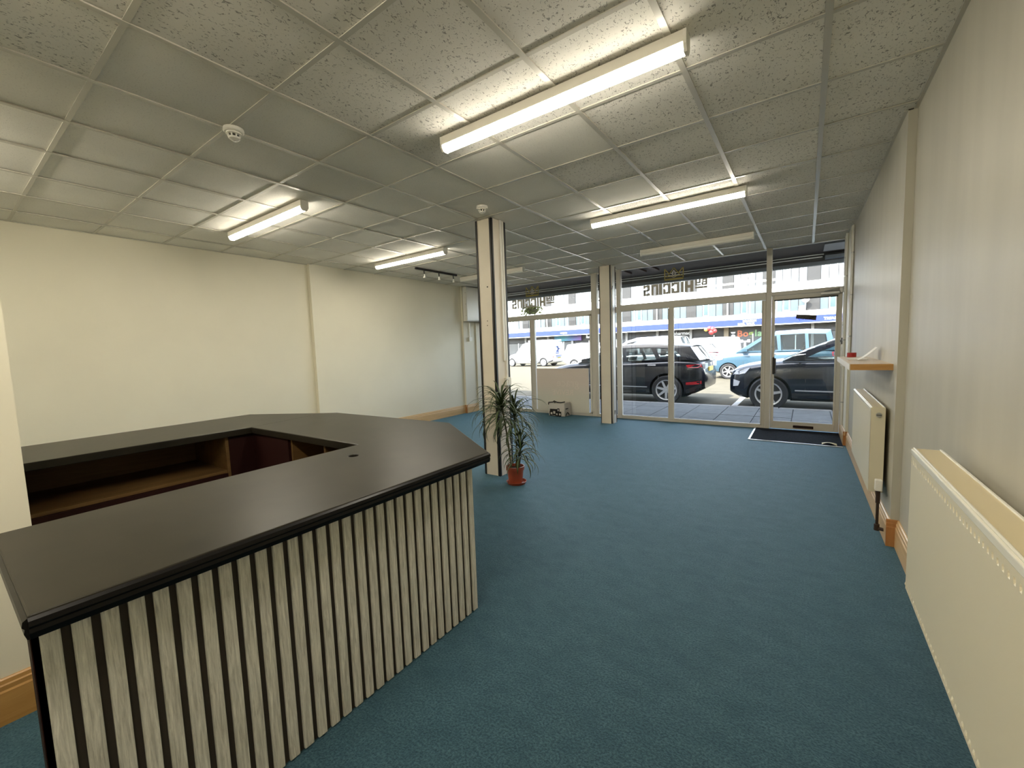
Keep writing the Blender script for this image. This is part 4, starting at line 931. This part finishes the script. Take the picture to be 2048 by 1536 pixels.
# ------------------------------------------------------------------ vehicles
def lerp_list(l, x):
    if x <= l[0][0]: return l[0][1]
    for (a, va), (b, vb) in zip(l[:-1], l[1:]):
        if x <= b: return va + (vb - va) * (x - a) / (b - a)
    return l[-1][1]
def vehicle(name, label, cat, xr, yc, face, L, W, top, hw, axles, rw, cab, paint, glass='carglass', zlow=.22, clad=True, plate=None, spokes=7, group=None, roofpaint=None, rimm='rim', seats=True, tails=None, heads=None, lowrear=.40, rack=False):
    """x runs from the tail (0) to the nose (L); face -1 drives towards -X"""
    t = thing(name, (xr + face * L / 2, yc, RZ), label, cat, group)
    P = lambda x, y, z: (xr + face * x, yc + face * y, RZ + z)
    near = 1 if face < 0 else -1                       # local y of the side turned to the shop
    H = W / 2
    zbot = [(0, lowrear), (.25, zlow + .05), (.5, zlow), (L - .6, zlow), (L - .25, zlow + .03), (L, zlow + .14)]
    def ring_half(x):
        h = H * lerp_list(hw, x); zt = lerp_list(top, x); zb = lerp_list(zbot, x); d = zt - zb
        return [(0, zb), (h * .84, zb), (h * .955, zb + d * .08), (h * .985, zb + d * .22), (h, zb + d * .42), (h * .995, zb + d * .62), (h * .985, zb + d * .80), (h * .955, zb + d * .92), (h * .88, zb + d * .985), (h * .6, zt + .012), (0, zt + .03)]
    def ysurf(x, z):
        r = ring_half(x)[1:9]
        for (y0, z0), (y1, z1) in zip(r[:-1], r[1:]):
            if z <= z1: return y0 + (y1 - y0) * max(0, (z - z0)) / max(1e-6, z1 - z0)
        return r[-1][0]
    xs_ = sorted(set([0, .03, .1, .2, .35] + [i * .25 for i in range(2, int(L / .25) - 1)] + [L - .35, L - .2, L - .1, L - .03, L] + [p[0] for p in top]))
    rings = []
    for x in xs_:
        h = ring_half(x); rings.append([P(x, -y, z) for y, z in h] + [P(x, y, z) for y, z in h[::-1][1:-1]])
    body = B().loft(rings).to('body', paint, t)
    cb_ = B()
    for ax in axles:
        for s in (-1, 1): cb_.cyl(P(ax, s * (H - .30), rw), P(ax, s * (H + .2), rw), rw * 1.14, n=28)
    cut = bpy.data.objects.new('cut', cb_.mesh('cut', ORG[t.name])); COL.objects.link(cut); cut.location = ORG[t.name]; cut.data.materials.append(M['trimblk'])
    body.data.materials.append(M['trimblk'])
    bpy.context.view_layer.update()
    md = body.modifiers.new('arches', 'BOOLEAN'); md.operation = 'DIFFERENCE'; md.solver = 'EXACT'; md.object = cut; md.material_mode = 'TRANSFER'
    dg = bpy.context.evaluated_depsgraph_get(); dg.update()
    me = bpy.data.meshes.new_from_object(body.evaluated_get(dg)); body.modifiers.clear(); body.data = me
    bpy.data.objects.remove(cut)
    me.polygons.foreach_set('use_smooth', [True] * len(me.polygons)); me.set_sharp_from_angle(angle=math.radians(38))
    def decal(poly, nm, m_, off=.007, parent=t, both=True, th=.03, sub=True):
        b = B()
        pts = []
        for a, c in zip(poly, poly[1:] + poly[:1]):
            n_ = 3 if sub else 1
            for q in range(n_): pts.append((a[0] + (c[0] - a[0]) * q / n_, a[1] + (c[1] - a[1]) * q / n_))
        for s in ((near, -near) if both else (near,)):
            vs = [P(x, s * (ysurf(x, z) + off), z) for x, z in pts] + [P(x, s * (ysurf(x, z) - th), z) for x, z in pts]; n_ = len(pts)
            b.add(vs, [tuple(range(n_)), tuple(range(2 * n_ - 1, n_ - 1, -1))] + [(i, (i + 1) % n_, n_ + (i + 1) % n_, n_ + i) for i in range(n_)])
        return b.to(nm, m_, parent)
    def line(pts, nm, m_, wd=.012, off=.003):
        b = B()
        for s in (near,):
            for (x0, z0), (x1, z1) in zip(pts[:-1], pts[1:]):
                l = math.hypot(x1 - x0, z1 - z0); nx, nz = -(z1 - z0) / l * wd / 2, (x1 - x0) / l * wd / 2
                q = [(x0 + nx, z0 + nz), (x1 + nx, z1 + nz), (x1 - nx, z1 - nz), (x0 - nx, z0 - nz)]
                vs = [P(x, s * (ysurf(x, z) + off), z) for x, z in q] + [P(x, s * (ysurf(x, z) - .01), z) for x, z in q]
                b.add(vs, [(0, 1, 2, 3), (7, 6, 5, 4), (0, 4, 5, 1), (1, 5, 6, 2), (2, 6, 7, 3), (3, 7, 4, 0)])
        return b.to(nm, m_, t)
    # cabin: side frames with window openings, roof, screens
    out_, wins, wb, wr_ = cab['outline'], cab['windows'], cab['wb'], cab['wr']
    zlo = min(p[1] for p in out_); zhi = max(p[1] for p in out_)
    yc_ = lambda z: wb + (wr_ - wb) * ((z - zlo) / (zhi - zlo)) ** 1.25
    cv_ = [p for loop in [out_] + wins for p in loop]
    cf = [tuple(q) for q in tessellate_polygon([[Vector((p[0], p[1], 0)) for p in loop] for loop in [out_] + wins])]
    b = B()
    for s in (1, -1): b.add([P(x, s * yc_(z), z) for x, z in cv_], cf)
    off = ORG[t.name]; me = b.mesh('pillars', off, normals=True)
    o = link('pillars', me, cab.get('pillar', paint), t); sm_ = o.modifiers.new('thick', 'SOLIDIFY'); sm_.thickness = .035; sm_.offset = 0
    for wn in wins:
        for s in (near, -near):
            b = B(); b.add([P(x, s * (yc_(z) + .004), z) for x, z in wn], [tuple(range(len(wn)))]); b.to('side_window', glass, t)
    iA, iB, iC, iD = cab['ABCD']                         # indices in the outline: screen base, roof front, roof rear, rear base
    def span(i0, i1, nm, m_, bulge=0.0, crown=0.0, drop=0.0, sol=None, shrinkw=1.0):
        idx = list(range(i0, i1 + 1)) if i0 <= i1 else list(range(i0, i1 - 1, -1))
        rows = []
        for i in idx:
            x, z = out_[i]; yy = yc_(z) * shrinkw
            rows.append([P(x + bulge * (1 - (f * f)), yy * f, z - drop + crown * (1 - f * f)) for f in (-1, -.66, -.33, 0, .33, .66, 1)])
        b = B(); b.loft(rows, cap=False) if False else None
        n_ = 7; vs = [p for r in rows for p in r]
        b.add(vs, [(i * n_ + k, i * n_ + k + 1, (i + 1) * n_ + k + 1, (i + 1) * n_ + k) for i in range(len(rows) - 1) for k in range(n_ - 1)])
        o = b.to(nm, m_, t, smooth=35)
        if sol: q = o.modifiers.new('thick', 'SOLIDIFY'); q.thickness = sol; q.offset = 0
        return o
    span(iA, iB, 'windscreen', cab.get('screen', glass), bulge=.07)
    span(iB, iC, 'roof', roofpaint or paint, crown=.035, sol=.03)
    span(iC, iD, 'rear_screen' if cab.get('rearglass', True) else 'rear_doors', (glass if cab.get('rearglass', True) else paint), bulge=-.05, sol=None if cab.get('rearglass', True) else .03)
    if seats:
        for sx in cab.get('seats', ()):
            for sy in (-.36, .36):
                b = B(); b.box(*[0] * 6) if False else None
                zz = zlo - .02
                q = [P(sx - .07, sy - .22, zz), P(sx + .05, sy - .22, zz), P(sx + .05, sy + .22, zz), P(sx - .07, sy + .22, zz), P(sx - .14, sy - .2, zz + .16), P(sx - .04, sy - .2, zz + .16), P(sx - .04, sy + .2, zz + .16), P(sx - .14, sy + .2, zz + .16)]
                fc = [(3, 2, 1, 0), (4, 5, 6, 7), (0, 1, 5, 4), (1, 2, 6, 5), (2, 3, 7, 6), (3, 0, 4, 7)]
                b.add(q, fc)
                q = [P(sx - .16, sy - .13, zz + .19), P(sx - .06, sy - .13, zz + .19), P(sx - .06, sy + .13, zz + .19), P(sx - .16, sy + .13, zz + .19), P(sx - .17, sy - .11, zz + .34), P(sx - .09, sy - .11, zz + .34), P(sx - .09, sy + .11, zz + .34), P(sx - .17, sy + .11, zz + .34)]
                b.add(q, fc); b.to('seat', 'seat', t, bevel=.02)
    # wheels
    for ax in axles:
        for s in (-1, 1):
            c = P(ax, s * (H - .115), rw); sg = 1 if (s * face) > 0 else -1
            w_ = B().lathe([(rw * .66, -.105), (rw * .92, -.112), (rw, -.08), (rw, .08), (rw * .92, .112), (rw * .66, .105), (rw * .66, -.105)], c, 36, axis=1).to('wheel', 'tyre', t, smooth=35)
            B().lathe([(0, 0), (rw * .67, 0), (rw * .67, sg * .05), (0, sg * .05)], c, 30, axis=1).to('wheel_recess', 'rimdark', w_)
            rb = B(); yo = c[1] + sg * .106
            rb.lathe([(rw * .60, sg * .04), (rw * .69, sg * .04), (rw * .70, sg * .114), (rw * .63, sg * .108), (rw * .60, sg * .04)], c, 36, axis=1)
            for k in range(spokes):
                a = 2 * PI * k / spokes + .2
                ca_, sa_ = math.cos(a), math.sin(a)
                q = []
                for rr_, ww in ((rw * .08, rw * .085), (rw * .64, rw * .065)):
                    q += [(c[0] + ca_ * rr_ - sa_ * ww, c[2] + sa_ * rr_ + ca_ * ww), (c[0] + ca_ * rr_ + sa_ * ww, c[2] + sa_ * rr_ - ca_ * ww)]
                q = [q[0], q[2], q[3], q[1]]
                vs = [(x, yo, z) for x, z in q] + [(x, yo - sg * .045, z) for x, z in q]
                rb.add(vs, [(0, 1, 2, 3), (7, 6, 5, 4), (0, 4, 5, 1), (1, 5, 6, 2), (2, 6, 7, 3), (3, 7, 4, 0)])
            rb.lathe([(0, sg * .115), (rw * .13, sg * .112), (rw * .16, sg * .06)], c, 16, axis=1)
            rb.to('wheel_rim', rimm, w_, smooth=35)
    # cladding, seams, handles, lamps, mirrors
    if clad:
        a0, a1 = axles; g = rw * 1.16
        decal([(a0 + g, zlow + .02), (a0 + g, zlow + .17), (a1 - g, zlow + .17), (a1 - g, zlow + .02)], 'sill_cladding', 'trimblk', .010)
        decal([(.07, lowrear + .0), (.07, lowrear + .13), (a0 - g - .03, lowrear - .02), (a0 - g - .03, zlow + .06)], 'rear_bumper', 'trimblk', .010)
        line([(a0 + g + .05, zlow + .21), (a1 - g - .05, zlow + .23)], 'chrome_strip', 'rim', .025, .012)
    for sx in cab.get('seams', ()): line([(sx, zlow + .2), (sx, zlow + .45), (sx, lerp_list(top, sx) - .06)], 'door_seam', 'rimdark')
    for sx in cab.get('handles', ()):
        zz = lerp_list(top, sx) - .13
        decal([(sx, zz), (sx + .2, zz), (sx + .2, zz + .035), (sx, zz + .035)], 'door_handle', 'rim' if paint in ('carblack', 'carnavy') else 'trimblk', .022, both=False)
    for poly in (tails or []): decal(poly, 'tail_lamp', 'taillamp', .010)
    for poly in (heads or []): decal(poly, 'head_lamp', 'lamp', .010)
    mx, mz = out_[iA][0] - .30, out_[iA][1] + .02
    for s in (1, -1):
        b = B(); y0 = s * (wb + .02)
        b.loft([[P(mx - .10, y0 + s * dy, mz + dz) for dy, dz in ((.04, .0), (.21, .01), (.22, .13), (.05, .14))], [P(mx + .05, y0 + s * dy, mz + dz) for dy, dz in ((.05, .01), (.20, .02), (.20, .11), (.05, .12))], [P(mx + .11, y0 + s * dy, mz + dz) for dy, dz in ((.08, .04), (.16, .04), (.16, .09), (.08, .09))]])
        b.tube([P(mx, y0 - s * .05, mz + .03), P(mx, y0 + s * .08, mz + .04)], .02, 6)
        b.to('door_mirror', cab.get('mirror', paint), t, smooth=40)
    if plate:
        zz, m_ = plate; b = B()
        vs = [P(-.012, y, z) for y, z in ((-.26, zz), (.26, zz), (.26, zz + .11), (-.26, zz + .11))] + [P(.10, y, z) for y, z in ((-.26, zz), (.26, zz), (.26, zz + .11), (-.26, zz + .11))]
        b.add(vs, [(0, 1, 2, 3), (7, 6, 5, 4), (0, 4, 5, 1), (1, 5, 6, 2), (2, 6, 7, 3), (3, 7, 4, 0)]); b.to('number_plate', m_, t)
        # lamps and bumper across the tail
    if rack:
        b = B(); zt = max(p[1] for p in out_) + .06
        for f in (.12, .38, .64, .9):
            x = out_[iC][0] + (out_[iB][0] - out_[iC][0]) * f; b.tube([P(x, -wr_, zt + .02), P(x, wr_, zt + .02)], .02, 6)
        for s in (1, -1): b.tube([P(out_[iC][0] + .05, s * wr_ * .9, zt + .05), P(out_[iB][0] - .1, s * wr_ * .9, zt + .05)], .05, 8)
        b.to('roof_rack', 'wframe', t)
    return t, P

# dark SUV right outside the main window
hwA = [(0, .80), (.08, .90), (.3, .965), (.8, 1.0), (3.5, 1.0), (3.95, .95), (4.2, .86), (4.37, .70)]
suv, Ps = vehicle('parked_suv', 'near black SUV parked tail outside the wide window, pale alloy wheels', 'car', -1.98, 11.60, -1, 4.37, 1.90,
    [(0, .80), (.05, 1.02), (.2, 1.10), (.6, 1.12), (2.0, 1.07), (3.2, 1.055), (3.6, 1.02), (4.0, .95), (4.25, .86), (4.37, .70)], hwA, (.86, 3.52), .365,
    dict(outline=[(3.30, 1.04), (2.42, 1.44), (2.0, 1.50), (1.2, 1.50), (.62, 1.45), (.34, 1.42), (.10, 1.10)], ABCD=(0, 2, 5, 6),
         windows=[[(3.02, 1.075), (2.98, 1.12), (2.40, 1.385), (2.05, 1.425), (1.98, 1.075)], [(1.90, 1.08), (1.96, 1.43), (1.30, 1.42), (1.12, 1.12)], [(1.02, 1.14), (1.18, 1.415), (.72, 1.38), (.52, 1.18)]],
         wb=.875, wr=.66, seats=(2.2, 1.2), seams=(1.95, 3.02, 1.05), handles=(2.05, 1.12), pillar='carblack'),
    'carblack', 'carglass', plate=(.80, 'plateY'), tails=[[(.04, .91), (.08, 1.0), (.40, .985), (.36, .92)], [(.06, .52), (.06, .60), (.40, .56), (.40, .50)]], spokes=7, roofpaint='carsilver')  # silver contrast roof, its bright reflection put into the paint colour
b = B()
for s in (-1, 1):
    q = [Ps(-.012, s * y, z) for y, z in ((.40, .90), (.78, .88), (.78, 1.01), (.45, 1.01))] + [Ps(.12, s * y, z) for y, z in ((.40, .90), (.78, .88), (.78, 1.01), (.45, 1.01))]
    b.add(q, [(0, 1, 2, 3), (7, 6, 5, 4), (0, 4, 5, 1), (1, 5, 6, 2), (2, 6, 7, 3), (3, 7, 4, 0)])
b.to('tail_lamp', 'lamp', suv)
# dark crossover outside the door
hwB = [(0, .80), (.1, .92), (.4, .98), (.8, 1.0), (3.55, 1.0), (3.95, .97), (4.2, .90), (4.36, .78), (4.45, .62)]
cro, Pc = vehicle('parked_crossover', 'dark blue black crossover parked nose first past the glass door', 'car', 3.02, 11.37, -1, 4.45, 1.84,
    [(0, .85), (.05, 1.05), (.3, 1.12), (2.5, 1.08), (3.35, 1.075), (3.75, 1.03), (4.1, .97), (4.32, .90), (4.42, .82), (4.45, .72)], hwB, (.92, 3.67), .365,
    dict(outline=[(3.42, 1.06), (2.95, 1.30), (2.46, 1.50), (2.1, 1.55), (1.2, 1.55), (.45, 1.49), (.12, 1.12)], ABCD=(0, 3, 5, 6),
         windows=[[(3.10, 1.09), (2.80, 1.25), (2.36, 1.445), (2.02, 1.48), (1.98, 1.10)], [(1.90, 1.10), (1.94, 1.485), (1.25, 1.48), (1.02, 1.12)], [(.94, 1.14), (1.14, 1.47), (.76, 1.43), (.5, 1.2)]],
         wb=.85, wr=.64, seats=(2.2, 1.2), seams=(3.02, 1.95), handles=(2.05, 1.12), pillar='carnavy', mirror='carnavy'),
    'carnavy', 'carglass', plate=(.75, 'plateY'), heads=[[(4.12, .80), (4.02, .93), (4.30, .86), (4.38, .76)], [(4.26, .52), (4.22, .62), (4.36, .66), (4.37, .50)]], spokes=5, clad=True)
gr = B()
for k in range(6):
    z = .42 + k * .07; q = [Pc(4.452, y, zz) for y, zz in ((-.42, z), (.42, z), (.42, z + .03), (-.42, z + .03))] + [Pc(4.38, y, zz) for y, zz in ((-.42, z), (.42, z), (.42, z + .03), (-.42, z + .03))]
    gr.add(q, [(0, 1, 2, 3), (7, 6, 5, 4), (0, 4, 5, 1), (1, 5, 6, 2), (2, 6, 7, 3), (3, 7, 4, 0)])
gr.to('grille', 'trimblk', cro)
# light blue people carrier in the second row
hwC = [(0, .93), (.1, .97), (.5, 1.0), (3.2, 1.0), (3.7, .95), (3.95, .86), (4.15, .66)]
mpvtop = [(0, .95), (.06, 1.06), (.3, 1.10), (2.7, 1.07), (3.1, 1.06), (3.6, .98), (3.9, .90), (4.05, .80), (4.15, .62)]
vehicle('parked_people_carrier', 'light blue people carrier parked beyond the dark crossover', 'car', .93, 19.50, -1, 4.15, 1.80, mpvtop, hwC, (.72, 3.47), .31,
    dict(outline=[(3.20, 1.06), (2.25, 1.70), (1.9, 1.80), (.9, 1.83), (.22, 1.78), (.06, 1.08)], ABCD=(0, 2, 4, 5),
         windows=[[(2.90, 1.10), (2.2, 1.60), (1.86, 1.66), (1.80, 1.10)], [(1.70, 1.10), (1.74, 1.68), (.98, 1.70), (.94, 1.10)], [(.84, 1.14), (.88, 1.69), (.36, 1.66), (.28, 1.16)]],
         wb=.83, wr=.70, seats=(2.1, 1.1), seams=(2.95, 1.75, .9), handles=(1.86, 1.0)), 'carblue', 'carglass', plate=(.55, 'plateY'), heads=[[(3.70, .78), (3.62, .92), (3.92, .86), (4.0, .74)]], tails=[[(.02, .85), (.02, 1.02), (.18, 1.02), (.16, .85)]], spokes=6, clad=True)
# silver estate whose roof shows over the SUV
vehicle('parked_estate', 'silver white tall estate seen over the roof of the near black SUV', 'car', -4.08, 19.55, -1, 4.55, 1.84, [(0, .95), (.06, 1.06), (.3, 1.10), (3.2, 1.08), (3.7, 1.0), (4.2, .92), (4.45, .80), (4.55, .62)], [(0, .9), (.2, .98), (.6, 1.0), (3.7, 1.0), (4.2, .92), (4.55, .68)], (.85, 3.62), .33,
    dict(outline=[(3.55, 1.07), (2.7, 1.68), (2.3, 1.78), (1.2, 1.81), (.34, 1.76), (.06, 1.10)], ABCD=(0, 2, 4, 5),
         windows=[[(3.2, 1.12), (2.62, 1.58), (2.2, 1.66), (2.15, 1.12)], [(2.05, 1.12), (2.1, 1.67), (1.3, 1.69), (1.25, 1.12)], [(1.12, 1.14), (1.17, 1.69), (.50, 1.66), (.30, 1.18)]],
         wb=.86, wr=.70, seats=(2.3, 1.3), seams=(2.1, 1.2)), 'carsilver', 'darkglass', plate=(.6, 'plateY'), tails=[[(.02, .8), (.02, 1.0), (.2, 1.0), (.18, .8)]], clad=False)
# silver hatchback
vehicle('silver_hatchback', 'silver hatchback with a red tail lamp standing in front of the plain white van', 'car', -3.55, 23.85, -1, 4.2, 1.76, [(0, .78), (.06, .98), (.4, 1.02), (2.6, .95), (3.2, .95), (3.8, .84), (4.1, .72), (4.2, .58)], [(0, .84), (.2, .96), (.6, 1.0), (3.5, 1.0), (4.0, .88), (4.2, .66)], (.78, 3.40), .32,
    dict(outline=[(3.2, .95), (2.3, 1.40), (1.8, 1.47), (1.1, 1.46), (.48, 1.38), (.08, 1.0)], ABCD=(0, 2, 4, 5),
         windows=[[(2.9, .99), (2.25, 1.32), (1.9, 1.38), (1.85, .99)], [(1.75, .99), (1.8, 1.385), (1.1, 1.38), (.95, 1.02)], [(.85, 1.04), (.98, 1.365), (.62, 1.30), (.45, 1.1)]],
         wb=.80, wr=.60, seats=(2.0, 1.1), seams=(1.8,)), 'carsilver', 'darkglass', plate=(.6, 'plateY'), tails=[[(.03, .80), (.05, .97), (.45, .99), (.5, .90)]], clad=True)
def vanspec(h, xb, xrf, side=True):
    return dict(outline=[(3.55, 1.08), (xb, h - .12), (xrf, h), (1.2, h + .02), (.10, h - .02), (.02, 1.06)], ABCD=(0, 2, 4, 5),
                windows=[[(3.10, 1.12), (xb + .02, h - .24), (xb - .25, h - .22), (xb - .35, 1.12)]], wb=.86, wr=.74, rearglass=False, seams=(2.15, 1.0), handles=(2.3,))
hwV = [(0, .97), (.1, .99), (.5, 1.0), (3.7, 1.0), (4.2, .93), (4.5, .78), (4.62, .62)]
vtop = [(0, 1.06), (.1, 1.09), (3.4, 1.09), (3.6, 1.07), (4.1, .98), (4.4, .86), (4.6, .66)]
vehicle('plain_white_van', 'plain white van standing behind the silver hatchback', 'van', -3.10, 26.9, -1, 4.6, 1.80, vtop, hwV, (.80, 3.65), .32, vanspec(1.70, 2.75, 2.35), 'carwhite', 'darkglass', tails=[[(.01, .75), (.01, 1.05), (.10, 1.05), (.10, .75)]], clad=False, rimm='carwhite')
vn, Pv = vehicle('liveried_van', 'white van with a roof rack and navy lettering on its rear doors', 'van', -16.12, 29.4, -1, 4.62, 1.80, vtop, hwV, (.95, 4.02), .33, vanspec(1.92, 2.95, 2.55), 'carwhite', 'darkglass', plate=(.60, 'plateY'), tails=[[(.01, .70), (.01, 1.05), (.10, 1.05), (.10, .70)]], clad=True, rack=True, rimm='carwhite')
lv = B()
def tailbox(y0, y1, z0, z1, d=.055): 
    q = [Pv(-d - .012, y, z) for y, z in ((y0, z0), (y1, z0), (y1, z1), (y0, z1))] + [Pv(.05, y, z) for y, z in ((y0, z0), (y1, z0), (y1, z1), (y0, z1))]
    lv.add(q, [(0, 1, 2, 3), (7, 6, 5, 4), (0, 4, 5, 1), (1, 5, 6, 2), (2, 6, 7, 3), (3, 7, 4, 0)])
for a, b_, c_, d_ in ((-.25, .05, 1.33, 1.42), (-.5, -.1, 1.12, 1.18), (-.55, -.1, 1.0, 1.06), (-.55, .35, .80, .86), (-.45, .25, .70, .75)): tailbox(-b_, -a, c_, d_)
for k in range(10):
    a = PI * .35 + k * .42; y = .36 + .15 * math.cos(a); z = 1.38 + .17 * math.sin(a); tailbox(y - .05, y + .05, z - .05, z + .05)
lv.to('livery', 'navytxt', vn)
vehicle('small_white_van', 'small white van parked to the right of the liveried van', 'van', -13.35, 25.9, 1, 4.2, 1.78, [(p[0] * 4.2 / 4.6, p[1]) for p in vtop], [(p[0] * 4.2 / 4.62, p[1]) for p in hwV], (.75, 3.4), .31,
    dict(outline=[(3.15, 1.08), (2.45, 1.55), (2.1, 1.66), (1.0, 1.68), (.22, 1.62), (.02, 1.06)], ABCD=(0, 2, 4, 5), windows=[[(2.8, 1.12), (2.42, 1.46), (2.05, 1.5), (1.95, 1.12)]], wb=.85, wr=.72, rearglass=False, seams=(1.9,), handles=(1.2,)), 'carwhite', 'darkglass', clad=False, rimm='carwhite')
vehicle('white_hatchback', 'white hatchback whose bonnet shows in front of the small white van', 'car', -6.2, 21.85, -1, 4.1, 1.74, [(0, .78), (.06, .98), (.4, 1.02), (2.6, .95), (3.1, .95), (3.7, .84), (4.0, .72), (4.1, .58)], [(0, .84), (.2, .96), (.6, 1.0), (3.4, 1.0), (3.9, .88), (4.1, .66)], (.75, 3.30), .31,
    dict(outline=[(3.1, .95), (2.2, 1.40), (1.75, 1.46), (1.05, 1.45), (.45, 1.37), (.08, 1.0)], ABCD=(0, 2, 4, 5),
         windows=[[(2.8, .99), (2.15, 1.32), (1.85, 1.37), (1.8, .99)], [(1.7, .99), (1.75, 1.375), (1.05, 1.37), (.9, 1.02)]], wb=.79, wr=.60, seats=(2.0,), seams=(1.75,)), 'carwhite', 'darkglass', heads=[[(3.75, .66), (3.62, .80), (3.92, .76), (3.98, .62)]], clad=False)
